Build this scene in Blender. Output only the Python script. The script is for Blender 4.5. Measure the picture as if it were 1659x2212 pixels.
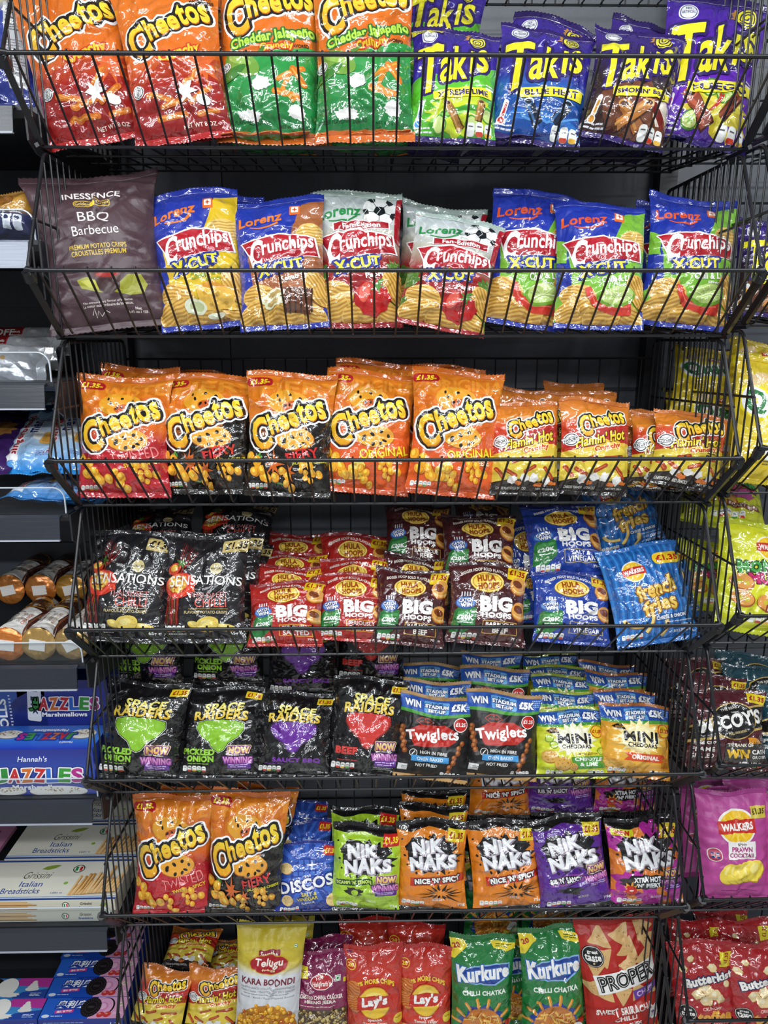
import bpy, math, random, numpy as np
from mathutils import Vector, Matrix
from mathutils.geometry import delaunay_2d_cdt, tessellate_polygon
for o in list(bpy.data.objects): bpy.data.objects.remove(o)
C = bpy.context.scene.collection
SC = bpy.context.scene

# ------------------------------------------------------------ camera
CAMZ = 1.90                                   # height of the camera above the floor
F_PX, CX, CY = 1534.0, 829.5, 1106.0
PITCH, YAW, ROLL = 0.24212, -0.01725, 0.00126
_fw = Vector((-math.sin(YAW)*math.cos(PITCH), math.cos(YAW)*math.cos(PITCH), -math.sin(PITCH)))
_rt = Vector((math.cos(YAW), math.sin(YAW), 0))
_dn = _fw.cross(_rt)
_r2 = _rt*math.cos(ROLL)+_dn*math.sin(ROLL)
_d2 = -_rt*math.sin(ROLL)+_dn*math.cos(ROLL)
cam = bpy.data.cameras.new('camera'); camo = bpy.data.objects.new('camera', cam); C.objects.link(camo)
camo.matrix_world = Matrix(((_r2.x, -_d2.x, -_fw.x, 0), (_r2.y, -_d2.y, -_fw.y, 0), (_r2.z, -_d2.z, -_fw.z, CAMZ), (0, 0, 0, 1)))
cam.sensor_fit = 'VERTICAL'; cam.sensor_height = 24.0; cam.lens = 24.0*F_PX/2212.0
cam.clip_start = 0.02; cam.clip_end = 60
SC.camera = camo

def at(x, y, Y):
    """World point at depth Y behind the camera's standing line, seen at photograph pixel (x, y)."""
    d = _fw + _r2*((x-CX)/F_PX) + _d2*((y-CY)/F_PX)
    k = Y/d.y
    return Vector((d.x*k, Y, CAMZ+d.z*k))
def px_scale(P):
    """Metres per photograph pixel at world point P."""
    return (P-Vector((0, 0, CAMZ))).dot(_fw)/F_PX

# ------------------------------------------------------------ light
SC.view_settings.view_transform = 'Standard'; SC.view_settings.look = 'None'
SC.view_settings.gamma = 1.0; SC.view_settings.use_curve_mapping = False
SC.view_settings.exposure = -0.08
SC.cycles.max_bounces = 6; SC.cycles.diffuse_bounces = 3; SC.cycles.glossy_bounces = 2; SC.cycles.transparent_max_bounces = 6
w = bpy.data.worlds.new('shop'); SC.world = w; w.use_nodes = True
w.node_tree.nodes['Background'].inputs[0].default_value = (0.90, 0.95, 1.0, 1)
w.node_tree.nodes['Background'].inputs[1].default_value = 0.19
def strip_light(x, y, z, lx, ly, power, aim):
    l = bpy.data.lights.new('ceiling_tube', 'AREA'); l.shape = 'RECTANGLE'; l.size = lx; l.size_y = ly
    l.energy = power; l.color = (0.93, 0.97, 1.0)
    o = bpy.data.objects.new('ceiling_tube', l); C.objects.link(o); o.location = (x, y, z)
    o.rotation_euler = (Vector(aim)-Vector((x, y, z))).to_track_quat('-Z', 'Y').to_euler()
# rows of fluorescent tubes under the shop ceiling, running along the aisles
ZC = 3.15
for x in (-1.5, 0.05, 1.6):
    strip_light(x, 0.25, ZC, 1.35, 0.07, 15, (x*0.6, 0.9, 0.7))
    strip_light(x, -1.0, ZC, 1.35, 0.07, 18, (x*0.6, 1.2, 0.6))
    strip_light(x, -2.6, ZC, 1.35, 0.07, 20, (x*0.6, 1.3, 0.8))

# ------------------------------------------------------------ materials
def lin(h):
    h = h.lstrip('#'); c = [int(h[i:i+2], 16)/255 for i in (0, 2, 4)]
    return np.array([v/12.92 if v <= 0.04045 else ((v+0.055)/1.055)**2.4 for v in c])
def mat(name, color=None, rough=0.5, metal=0.0, spec=0.5, coat=0.0, coat_rough=0.1, bump=0.0, bscale=60.0, attr=False, trans=0.0, crumple=0.0, vary=0.0, bdist=0.002, stretch=None):
    m = bpy.data.materials.new(name); m.use_nodes = True
    nt = m.node_tree; b = nt.nodes['Principled BSDF']
    b.inputs['Roughness'].default_value = rough; b.inputs['Metallic'].default_value = metal
    b.inputs['Specular IOR Level'].default_value = spec
    b.inputs['Coat Weight'].default_value = coat; b.inputs['Coat Roughness'].default_value = coat_rough
    b.inputs['Coat IOR'].default_value = 1.75
    b.inputs['Transmission Weight'].default_value = trans
    if attr:
        a = nt.nodes.new('ShaderNodeAttribute'); a.attribute_name = 'print'
        nt.links.new(a.outputs['Color'], b.inputs['Base Color'])
    elif vary:
        tc = nt.nodes.new('ShaderNodeTexCoord'); n = nt.nodes.new('ShaderNodeTexNoise'); n.inputs['Scale'].default_value = bscale*0.4
        n.inputs['Detail'].default_value = 6
        r = nt.nodes.new('ShaderNodeValToRGB'); c = lin(color)
        r.color_ramp.elements[0].position = 0.3; r.color_ramp.elements[1].position = 0.7
        r.color_ramp.elements[0].color = (*(c*(1-vary)), 1); r.color_ramp.elements[1].color = (*np.minimum(c*(1+vary), 1), 1)
        nt.links.new(tc.outputs['Object'], n.inputs['Vector']); nt.links.new(n.outputs['Fac'], r.inputs[0]); nt.links.new(r.outputs[0], b.inputs['Base Color'])
    else:
        b.inputs['Base Color'].default_value = (*lin(color), 1)
    if crumple:
        # creased plastic: facets from a warped cell pattern, on two scales
        tc = nt.nodes.new('ShaderNodeTexCoord'); wn = nt.nodes.new('ShaderNodeTexNoise'); wn.inputs['Scale'].default_value = 14; wn.inputs['Detail'].default_value = 2
        oi = nt.nodes.new('ShaderNodeObjectInfo'); ofs = nt.nodes.new('ShaderNodeVectorMath'); ofs.operation = 'MULTIPLY_ADD'
        ofs.inputs[1].default_value = (31, 17, 23); nt.links.new(oi.outputs['Random'], ofs.inputs[0]); nt.links.new(tc.outputs['Object'], ofs.inputs[2])
        wa = nt.nodes.new('ShaderNodeVectorMath'); wa.operation = 'MULTIPLY_ADD'; wa.inputs[1].default_value = (.05, .05, .05)
        nt.links.new(ofs.outputs[0], wn.inputs['Vector']); nt.links.new(wn.outputs['Color'], wa.inputs[0]); nt.links.new(ofs.outputs[0], wa.inputs[2])
        hs = []
        for sc in (12, 29):
            vo = nt.nodes.new('ShaderNodeTexVoronoi'); vo.feature = 'DISTANCE_TO_EDGE'; vo.inputs['Scale'].default_value = sc; vo.inputs['Randomness'].default_value = 1
            nt.links.new(wa.outputs[0], vo.inputs['Vector']); hs.append(vo.outputs['Distance'])
        def mth(op, x, y=None, z=None):
            n = nt.nodes.new('ShaderNodeMath'); n.operation = op
            for i, v in enumerate((x, y, z)):
                if v is None: continue
                if isinstance(v, (int, float)): n.inputs[i].default_value = v
                else: nt.links.new(v, n.inputs[i])
            return n.outputs[0]
        def ridge(scale, sharp, zoff):
            n = nt.nodes.new('ShaderNodeTexNoise'); n.inputs['Scale'].default_value = scale; n.inputs['Detail'].default_value = 1
            o = nt.nodes.new('ShaderNodeVectorMath'); o.operation = 'ADD'; o.inputs[1].default_value = (zoff, zoff*2, zoff*3); nt.links.new(ofs.outputs[0], o.inputs[0]); nt.links.new(o.outputs[0], n.inputs['Vector'])
            return mth('MAXIMUM', mth('SUBTRACT', 1.0, mth('MULTIPLY', mth('ABSOLUTE', mth('SUBTRACT', n.outputs['Fac'], 0.5)), sharp)), 0.0)
        n1 = nt.nodes.new('ShaderNodeTexNoise'); n1.inputs['Scale'].default_value = 18; n1.inputs['Detail'].default_value = 2; nt.links.new(ofs.outputs[0], n1.inputs['Vector'])
        rd = mth('ADD', mth('MULTIPLY', ridge(7, 30, 3.1), .085), mth('MULTIPLY', ridge(11, 26, 7.7), .035))
        m1 = nt.nodes.new('ShaderNodeMath'); m1.operation = 'MULTIPLY_ADD'; m1.inputs[1].default_value = .22; nt.links.new(hs[1], m1.inputs[0]); nt.links.new(mth('MULTIPLY_ADD', hs[0], .8, rd), m1.inputs[2])
        m2 = nt.nodes.new('ShaderNodeMath'); m2.operation = 'MULTIPLY_ADD'; m2.inputs[1].default_value = .5; nt.links.new(n1.outputs['Fac'], m2.inputs[0]); nt.links.new(m1.outputs[0], m2.inputs[2])
        bp = nt.nodes.new('ShaderNodeBump'); bp.inputs['Strength'].default_value = 1.0; bp.inputs['Distance'].default_value = crumple
        nt.links.new(m2.outputs[0], bp.inputs['Height']); nt.links.new(bp.outputs[0], b.inputs['Normal']); nt.links.new(bp.outputs[0], b.inputs['Coat Normal'])
    elif bump:
        tc = nt.nodes.new('ShaderNodeTexCoord'); n = nt.nodes.new('ShaderNodeTexNoise'); bp = nt.nodes.new('ShaderNodeBump')
        n.inputs['Scale'].default_value = bscale; n.inputs['Detail'].default_value = 3
        bp.inputs['Strength'].default_value = bump; bp.inputs['Distance'].default_value = bdist
        src = tc.outputs['Object']
        if stretch:
            mp = nt.nodes.new('ShaderNodeMapping'); mp.inputs['Scale'].default_value = stretch
            nt.links.new(src, mp.inputs[0]); src = mp.outputs[0]
        nt.links.new(src, n.inputs['Vector']); nt.links.new(n.outputs['Fac'], bp.inputs['Height']); nt.links.new(bp.outputs[0], b.inputs['Normal'])
    return m
M = dict(
    film=mat('glossy_printed_film', attr=True, rough=0.38, spec=0.3, coat=1.0, coat_rough=0.055, crumple=0.017),
    satin=mat('satin_printed_film', attr=True, rough=0.46, spec=0.4, coat=0.15, coat_rough=0.28, crumple=0.010),
    foil=mat('metallised_printed_foil', attr=True, rough=0.26, metal=0.5, spec=0.5, coat=0.35, coat_rough=0.1, crumple=0.012),
    card=mat('printed_card', attr=True, rough=0.38, spec=0.45, coat=0.15, coat_rough=0.2),
    wire=mat('black_coated_wire', '#15161a', rough=0.36, spec=0.55),
    panel=mat('charcoal_steel_panel', '#53575f', rough=0.42, spec=0.5, bump=0.05, bscale=300, vary=0.06),
    shelf=mat('charcoal_shelf_steel', '#26282d', rough=0.45, spec=0.5, vary=0.08, bscale=40),
    rail=mat('grey_ticket_rail', '#2b2e37', rough=0.32, spec=0.5, coat=0.15, coat_rough=0.3, bump=0.12, bscale=40, stretch=(0.3, 4, 8)),
    bright_rail=mat('pale_ticket_rail', '#7d8698', rough=0.3, spec=0.5, coat=0.25, coat_rough=0.2, bump=0.3, bscale=40, stretch=(0.3, 4, 8)),
    edge=mat('white_plastic_edge', '#aab0bc', rough=0.3),
    floor=mat('shop_floor_vinyl', '#c9c9c4', rough=0.3, vary=0.05, bscale=8),
    clear=mat('clear_acrylic', '#f4f8fb', rough=0.03, trans=1.0, spec=0.5),
    acrylic_edge=mat('acrylic_edge', '#c9d2dc', rough=0.15, spec=0.6),
)
M['clear'].node_tree.nodes['Principled BSDF'].inputs['IOR'].default_value = 1.12

# ------------------------------------------------------------ scene helpers
def tag(o, label, cat, group=None):
    o['label'] = label; o['category'] = cat
    if group: o['group'] = group
    return o
def empty(name, loc=(0, 0, 0)):
    o = bpy.data.objects.new(name, None); C.objects.link(o); o.location = loc; o.empty_display_size = 0.02; return o
def mesh_np(name, V, faces, mats, midx=None, col=None, nor=None, smooth=True):
    """One mesh from numpy: faces is a list of int arrays (n x k)."""
    me = bpy.data.meshes.new(name)
    V = np.asarray(V, dtype=np.float32); me.vertices.add(len(V)); me.vertices.foreach_set('co', V.ravel())
    loops = np.concatenate([f.ravel() for f in faces]).astype(np.int32)
    tot = np.concatenate([np.full(len(f), f.shape[1], np.int32) for f in faces])
    me.polygons.add(len(tot)); st = np.concatenate([[0], np.cumsum(tot)[:-1]]).astype(np.int32)
    me.loops.add(len(loops)); me.loops.foreach_set('vertex_index', loops)
    me.polygons.foreach_set('loop_start', st)
    for m in mats: me.materials.append(m)
    if midx is not None: me.polygons.foreach_set('material_index', np.asarray(midx, np.int32))
    me.polygons.foreach_set('use_smooth', np.full(len(tot), bool(smooth)))
    me.update(calc_edges=True)
    if col is not None:
        a = me.attributes.new('print', 'FLOAT_COLOR', 'POINT')
        cc = np.ones((len(V), 4), np.float32); cc[:, :3] = col; a.data.foreach_set('color', cc.ravel())
    if nor is not None: me.normals_split_custom_set_from_vertices(np.asarray(nor, np.float32).tolist())
    return me
def link(name, me, parent=None, kind=None):
    o = bpy.data.objects.new(name, me); C.objects.link(o)
    if parent is not None: o.parent = parent
    if kind: o['kind'] = kind
    return o
class MB:
    """Collects boxes, tubes and sheets into one mesh."""
    def __init__(s): s.v = []; s.f = []
    def add(s, V, F):
        b = len(s.v); s.v += [tuple(p) for p in V]; s.f += [tuple(b+i for i in f) for f in F]
    def box(s, x0, x1, y0, y1, z0, z1):
        s.add([(x, y, z) for x in (x0, x1) for y in (y0, y1) for z in (z0, z1)],
              [(0, 1, 3, 2), (4, 6, 7, 5), (0, 4, 5, 1), (2, 3, 7, 6), (0, 2, 6, 4), (1, 5, 7, 3)])
    def tube(s, pts, r, n=6):
        pts = [Vector(p) for p in pts]; rings = []
        for i, p in enumerate(pts):
            a = pts[max(i-1, 0)]; b = pts[min(i+1, len(pts)-1)]; d = (b-a).normalized()
            u = d.cross(Vector((0.31, 0.17, 0.94)) if abs(d.z) < 0.9 else Vector((1, 0, 0.1))).normalized(); v = d.cross(u)
            k = 1.0
            if 0 < i < len(pts)-1:
                c = (pts[i]-a).normalized().dot((b-pts[i]).normalized()); k = 1/max(0.5, math.sqrt((1+c)/2))
            rings.append([p+(u*math.cos(2*math.pi*j/n)+v*math.sin(2*math.pi*j/n))*r*k for j in range(n)])
        V = [q for R in rings for q in R]; F = []
        for i in range(len(rings)-1):
            for j in range(n): F.append((i*n+j, i*n+(j+1) % n, (i+1)*n+(j+1) % n, (i+1)*n+j))
        F.append(tuple(range(n-1, -1, -1))); F.append(tuple((len(rings)-1)*n+j for j in range(n)))
        s.add(V, F)
    def prism(s, prof, x0, x1):
        """Profile of (y, z) points extruded along x."""
        n = len(prof); V = [(x0, y, z) for y, z in prof]+[(x1, y, z) for y, z in prof]
        s.add(V, [(i, (i+1) % n, n+(i+1) % n, n+i) for i in range(n)]+[tuple(range(n-1, -1, -1)), tuple(range(n, 2*n))])
    def mesh(s, name, m, smooth=False):
        me = bpy.data.meshes.new(name); me.from_pydata(s.v, [], s.f); me.materials.append(m)
        if smooth: me.polygons.foreach_set('use_smooth', [True]*len(me.polygons)); me.set_sharp_from_angle(angle=math.radians(50))
        me.update(); return me
    def build(s, name, m, parent=None, kind=None, smooth=False): return link(name, s.mesh(name, m, smooth), parent, kind)
# ------------------------------------------------------------ flat print shapes: (points n x 2, triangles m x 3), y runs down the pack
_GL = {}
def glyphs(body, bold=0.0):
    k = (body, bold)
    if k not in _GL:
        c = bpy.data.curves.new('t', 'FONT'); c.body = body; c.offset = bold; c.space_character = 1+bold*1.6; c.resolution_u = 3; c.fill_mode = 'FRONT'
        o = bpy.data.objects.new('t', c); me = o.to_mesh()
        v = np.empty(len(me.vertices)*3, np.float32); me.vertices.foreach_get('co', v)
        me.calc_loop_triangles(); t = np.empty(len(me.loop_triangles)*3, np.int32); me.loop_triangles.foreach_get('vertices', t)
        o.to_mesh_clear(); bpy.data.objects.remove(o); bpy.data.curves.remove(c)
        v = v.reshape(-1, 3)[:, :2].astype(float); v[:, 1] *= -1
        _GL[k] = (v, t.reshape(-1, 3))
    v, t = _GL[k]; return v.copy(), t
def rot2(v, deg):
    a = math.radians(deg); c, s = math.cos(a), math.sin(a)
    return np.stack([v[:, 0]*c-v[:, 1]*s, v[:, 0]*s+v[:, 1]*c], 1)
def TX(body, cx, cy, w, h, rot=0, shear=0, arc=0, bold=0.03, grow=0, jit=0, seed=1):
    """Lettering fitted to a w x h box; arc bends the baseline (+ up in the middle), grow swells the height to the right, jit shakes the letters."""
    v, t = glyphs(body, bold)
    lo, hi = v.min(0), v.max(0); u = (v-lo)/np.maximum(hi-lo, 1e-6)-0.5
    if jit:
        rs = np.random.RandomState(seed); n = max(len(body), 1); ph = rs.rand(4)*6
        u[:, 1] = u[:, 1]*(1+jit*np.sin(u[:, 0]*n*2.1+ph[0]))+jit*0.35*np.sin(u[:, 0]*n*1.5+ph[1]); u[:, 0] += jit*0.05*np.sin(u[:, 1]*7+u[:, 0]*n*1.7+ph[2])
    u[:, 1] *= (1+grow*u[:, 0])
    u[:, 0] *= w; u[:, 1] *= h
    u[:, 0] -= u[:, 1]*shear
    if arc: u[:, 1] -= arc*(1-(2*u[:, 0]/w)**2)-arc*0.5
    return rot2(u, rot)+[cx, cy], t
def PG(pts):
    p = [Vector((x, y, 0)) for x, y in pts]
    t = tessellate_polygon([p])
    return np.array(pts, float), np.array(t, int).reshape(-1, 3)
def EL(cx, cy, rx, ry=None, rot=0, n=28, a0=0, a1=360):
    ry = rx if ry is None else ry
    full = a1-a0 >= 360
    a = np.radians(np.linspace(a0, a1, n, endpoint=not full)); p = np.stack([np.cos(a)*rx, np.sin(a)*ry], 1)
    k = len(p)
    v = np.concatenate([[[0, 0]], p]); t = [(0, i+1, (i+1) % k+1) for i in range(k if full else k-1)]
    return rot2(v, rot)+[cx, cy], np.array(t)
def RC(cx, cy, w, h, rot=0, r=0, skew=0):
    if r <= 0: p = np.array([(-w/2, -h/2), (w/2, -h/2), (w/2, h/2), (-w/2, h/2)])
    else:
        r = min(r, w/2, h/2); p = []
        for sx, sy, a in ((1, 1, 0), (-1, 1, 90), (-1, -1, 180), (1, -1, 270)):
            for k in range(5):
                b = math.radians(a+k*22.5); p.append((sx*(w/2-r)+r*math.cos(b), sy*(h/2-r)+r*math.sin(b)))
        p = np.array(p)
    p[:, 0] -= p[:, 1]*skew
    n = len(p); v = np.concatenate([[p.mean(0)], p]); t = [(0, i+1, (i+1) % n+1) for i in range(n)]
    return rot2(v, rot)+[cx, cy], np.array(t)
def ST(cx, cy, r1, r2, n, rot=0, jag=0, sx=1, sy=1, seed=0):
    rs = np.random.RandomState(seed); p = []
    for i in range(2*n):
        r = (r1 if i % 2 == 0 else r2)*(1+jag*(rs.rand()-.5)); a = math.pi*i/n
        p.append((math.cos(a)*r*sx, math.sin(a)*r*sy))
    p = np.array(p); v = np.concatenate([[[0, 0]], p]); m = 2*n
    return rot2(v, rot)+[cx, cy], np.array([(0, i+1, (i+1) % m+1) for i in range(m)])
def LN(pts, wd, w1=None):
    """A stroke along pts, its width running from wd to w1."""
    p = np.array(pts, float); n = len(p); w1 = wd if w1 is None else w1
    d = np.gradient(p, axis=0); d /= np.maximum(np.linalg.norm(d, axis=1, keepdims=True), 1e-9); nn = np.stack([-d[:, 1], d[:, 0]], 1)
    ww = np.linspace(wd, w1, n)[:, None]/2
    v = np.concatenate([p+nn*ww, p-nn*ww]); t = []
    for i in range(n-1): t += [(i, i+1, n+i), (i+1, n+i+1, n+i)]
    return v, np.array(t)
def CV(p0, p1, p2, n=10):
    t = np.linspace(0, 1, n)[:, None]; p0, p1, p2 = map(np.array, (p0, p1, p2))
    return p0*(1-t)**2+2*p1*t*(1-t)+p2*t**2
def JN(*shs):
    v = []; t = []; b = 0
    for a, q in shs: v.append(a); t.append(q+b); b += len(a)
    return np.concatenate(v), np.concatenate(t)
_DL = {}
def DIL(sh, r):
    """The shape grown by r all round, with its small gaps closed."""
    v, t = sh
    key = (v.shape, t.shape, float(np.round(v.sum(), 6)), float(np.round((v**2).sum(), 6)), r)
    if key in _DL: return _DL[key]
    e = np.sort(np.concatenate([t[:, [0, 1]], t[:, [1, 2]], t[:, [2, 0]]]), axis=1)
    # weld equal points so that only the true rim stays
    q, inv = np.unique(np.round(v, 7), axis=0, return_inverse=True); inv = inv.reshape(-1)
    e = np.sort(inv[e], axis=1); ue, cnt = np.unique(e, axis=0, return_counts=True); b = ue[(cnt == 1) & (ue[:, 0] != ue[:, 1])]
    A, B = q[b[:, 0]], q[b[:, 1]]
    lo, hi = v.min(0)-r*1.6, v.max(0)+r*1.6
    g = max(r/2.2, (hi-lo).max()/110)
    nx, ny = (np.ceil((hi-lo)/g).astype(int)+1)
    gx = lo[0]+np.arange(nx)*g; gy = lo[1]+np.arange(ny)*g
    PX, PY = np.meshgrid(gx, gy, indexing='ij'); P = np.stack([PX.ravel(), PY.ravel()], 1)
    d2 = np.full(len(P), 1e9); ins = np.zeros(len(P), bool)
    for s in range(0, len(A), 40):
        a, c = A[s:s+40], B[s:s+40]; ab = c-a; L = (ab**2).sum(1)+1e-12
        k = np.clip(((P[:, None, :]-a)*ab).sum(2)/L, 0, 1)
        dd = ((P[:, None, :]-(a+k[..., None]*ab))**2).sum(2); d2 = np.minimum(d2, dd.min(1))
        cond = (a[:, 1] > P[:, None, 1]) != (c[:, 1] > P[:, None, 1])
        xi = a[:, 0]+(P[:, None, 1]-a[:, 1])*ab[:, 0]/np.where(np.abs(ab[:, 1]) < 1e-12, 1e-12, ab[:, 1])
        ins ^= ((cond & (P[:, None, 0] < xi)).sum(1) % 2).astype(bool)
    d = np.sqrt(d2); f = np.where(ins, np.abs(d)+r, r-d).reshape(nx, ny)
    f[np.abs(f) < 1e-9] = 1e-9
    # contour segments by marching squares
    S = f > 0; segs = {}
    def pt(i, j, k):
        if k == 0: a, c, x = f[i, j], f[i+1, j], 0
        else: a, c, x = f[i, j], f[i, j+1], 1
        w = a/(a-c); return (gx[i]+w*g, gy[j]) if x == 0 else (gx[i], gy[j]+w*g)
    nxt = {}
    code = S[:-1, :-1]*1+S[1:, :-1]*2+S[1:, 1:]*4+S[:-1, 1:]*8
    # edges: 0 bottom (i,j,0) 1 right (i+1,j,1) 2 top (i,j+1,0) 3 left (i,j,1)
    tab = {1: [(3, 0)], 2: [(0, 1)], 3: [(3, 1)], 4: [(1, 2)], 5: [(3, 2), (1, 0)], 6: [(0, 2)], 7: [(3, 2)], 8: [(2, 3)], 9: [(2, 0)], 10: [(0, 3), (2, 1)], 11: [(2, 1)], 12: [(1, 3)], 13: [(1, 0)], 14: [(0, 3)]}
    for i, j in np.argwhere((code > 0) & (code < 15)):
        ek = ((i, j, 0), (i+1, j, 1), (i, j+1, 0), (i, j, 1))
        for a, c in tab[int(code[i, j])]: nxt[ek[a]] = ek[c]
    loops = []
    while nxt:
        k0 = next(iter(nxt)); L = []; k = k0
        while k in nxt:
            L.append(k); k = nxt.pop(k)
        p = np.array([pt(*k) for k in L])
        if len(p) < 3: continue
        ar = abs((p[:, 0]*np.roll(p[:, 1], -1)-p[:, 1]*np.roll(p[:, 0], -1)).sum())/2
        if ar < (0.35*r)**2: continue
        keep = [0]
        for i in range(1, len(p)):                     # drop points that lie on a nearly straight run
            a = p[keep[-1]]; c = p[(i+1) % len(p)]; ac = c-a; n = np.linalg.norm(ac)+1e-12
            if abs(ac[0]*(p[i]-a)[1]-ac[1]*(p[i]-a)[0])/n > g*0.10 or np.linalg.norm(p[i]-a) > g*6: keep.append(i)
        p = p[keep]
        if len(p) >= 3: loops.append(p)
    pts = np.concatenate(loops); ed = []; b0 = 0
    for L in loops:
        n = len(L); ed += [(b0+i, b0+(i+1) % n) for i in range(n)]; b0 += n
    r_ = delaunay_2d_cdt([Vector(p) for p in pts], ed, [], 1, 1e-7)
    ov = np.array([(p.x, p.y) for p in r_[0]]); ot = np.array(r_[2], int)
    c = ov[ot].mean(1); fi = (c-lo)/g; i0 = np.clip(fi.astype(int), 0, [nx-2, ny-2]); fr = fi-i0
    fv = (f[i0[:, 0], i0[:, 1]]*(1-fr[:, 0])*(1-fr[:, 1])+f[i0[:, 0]+1, i0[:, 1]]*fr[:, 0]*(1-fr[:, 1])
          + f[i0[:, 0], i0[:, 1]+1]*(1-fr[:, 0])*fr[:, 1]+f[i0[:, 0]+1, i0[:, 1]+1]*fr[:, 0]*fr[:, 1])
    out = (ov, ot[fv > 0]); _DL[key] = out; return out

def cut(P):
    """Split triangles (m x 3 x 2, cell units) so that each lies in one half of one grid cell."""
    for n in ((1, 0), (0, 1), (1, 1)):
        n = np.array(n, float); done = []
        for _ in range(12):
            s = P@n; lo = np.floor(s.min(1)+1e-6); hi = np.ceil(s.max(1)-1e-6); multi = (hi-lo) > 1.5
            done.append(P[~multi]); P = P[multi]
            if not len(P): break
            s = s[multi]; c = (lo+np.round((hi-lo)/2))[multi]; s = s-c[:, None]; s[np.abs(s) < 1e-6] = -1e-7
            up = s > 0; k = up.sum(1); alone = np.where(k == 1, np.argmax(up, 1), np.argmax(~up, 1))
            ix = (alone[:, None]+np.arange(3)) % 3; R = np.arange(len(P))[:, None]
            Q = P[R, ix]; s = s[R, ix]
            w1 = (s[:, 0]/(s[:, 0]-s[:, 1]))[:, None]; w2 = (s[:, 0]/(s[:, 0]-s[:, 2]))[:, None]
            m1 = Q[:, 0]+(Q[:, 1]-Q[:, 0])*w1; m2 = Q[:, 0]+(Q[:, 2]-Q[:, 0])*w2
            N = np.concatenate([np.stack([Q[:, 0], m1, m2], 1), np.stack([m1, Q[:, 1], Q[:, 2]], 1), np.stack([m1, Q[:, 2], m2], 1)])
            a = N[:, 1]-N[:, 0]; b = N[:, 2]-N[:, 0]; P = N[np.abs(a[:, 0]*b[:, 1]-a[:, 1]*b[:, 0]) > 1e-7]
        else: done.append(P)
        P = np.concatenate(done)
    return P

def ramp(stops, y):
    ys = [a for a, _ in stops]; cs = np.array([lin(c) for _, c in stops])
    return np.stack([np.interp(y, ys, cs[:, k]) for k in range(3)], 1)
class D:
    """The printed front of a pack: width 1, height A. base: colour, list of (y, colour) stops, or a function of x, y."""
    def __init__(s, A, base, seal=None, seal2=None, nx=26, film='film', back=None, depth=0.36, sh=0.045):
        s.A = A; s.base = base; s.it = []; s.bx = []; s.nx = nx; s.ny = max(8, int(round(nx*A))); s.film = film
        first = base if isinstance(base, str) else base[0][1] if isinstance(base, list) else '#888888'
        last = base if isinstance(base, str) else base[-1][1] if isinstance(base, list) else '#888888'
        s.seal = seal or first; s.seal2 = seal2 or last; s.back = back or s.seal2; s.depth = depth; s.sh = sh; s.cache = {}
    def basecol(s, x, y):
        if isinstance(s.base, str): return np.tile(lin(s.base), (len(x), 1))
        if isinstance(s.base, list): return ramp(s.base, y)
        return s.base(x, y)
    def a(s, col, sh, clip=True):
        """Lay a shape on top; a colour 'a-b' runs from a to b down the shape."""
        v, t = sh
        if clip and (v[:, 0].min() < 0 or v[:, 0].max() > 1 or v[:, 1].min() < 0 or v[:, 1].max() > s.A):
            T = v[t]; T = clip_box(T, s.A)
            if not len(T): return s
        else: T = v[t]
        ar = (T[:, 1, 0]-T[:, 0, 0])*(T[:, 2, 1]-T[:, 0, 1])-(T[:, 1, 1]-T[:, 0, 1])*(T[:, 2, 0]-T[:, 0, 0])
        T = T[np.abs(ar) > 1e-9]; ar = ar[np.abs(ar) > 1e-9]
        if not len(T): return s
        T = np.where((ar > 0)[:, None, None], T[:, ::-1], T)      # one winding for all
        lo, hi = T.reshape(-1, 2).min(0), T.reshape(-1, 2).max(0)
        z = 1
        for (l2, h2, z2) in s.bx:
            if (lo < h2).all() and (hi > l2).all(): z = max(z, z2+1)
        s.bx.append((lo, hi, z)); s.it.append((T, col, z, lo, hi)); return s
    def text(s, col, *a, out=(), **k):
        sh = TX(*a, **k)
        for r, c in sorted(out, reverse=True): s.a(c, DIL(sh, r))
        return s.a(col, sh)
    def tris(s):
        """All laid shapes cut to the grid: triangles in cell units, colours, heights."""
        if 'tris' not in s.cache:
            P = []; K = []; Z = []
            for T, col, z, lo, hi in s.it:
                Q = cut(T*[s.nx, s.ny/s.A]); P.append(Q); Z.append(np.full(len(Q), z))
                if '-' in col:
                    c0, c1 = col.split('-'); w = np.clip(((Q[..., 1]*s.A/s.ny-lo[1])/max(hi[1]-lo[1], 1e-6)), 0, 1)[..., None]
                    K.append(lin(c0)*(1-w)+lin(c1)*w)
                else: K.append(np.tile(lin(col), (len(Q), 3, 1)))
            s.cache['tris'] = (np.concatenate(P), np.concatenate(K), np.concatenate(Z)) if P else (np.zeros((0, 3, 2)), np.zeros((0, 3, 3)), np.zeros(0))
        return s.cache['tris']
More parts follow.
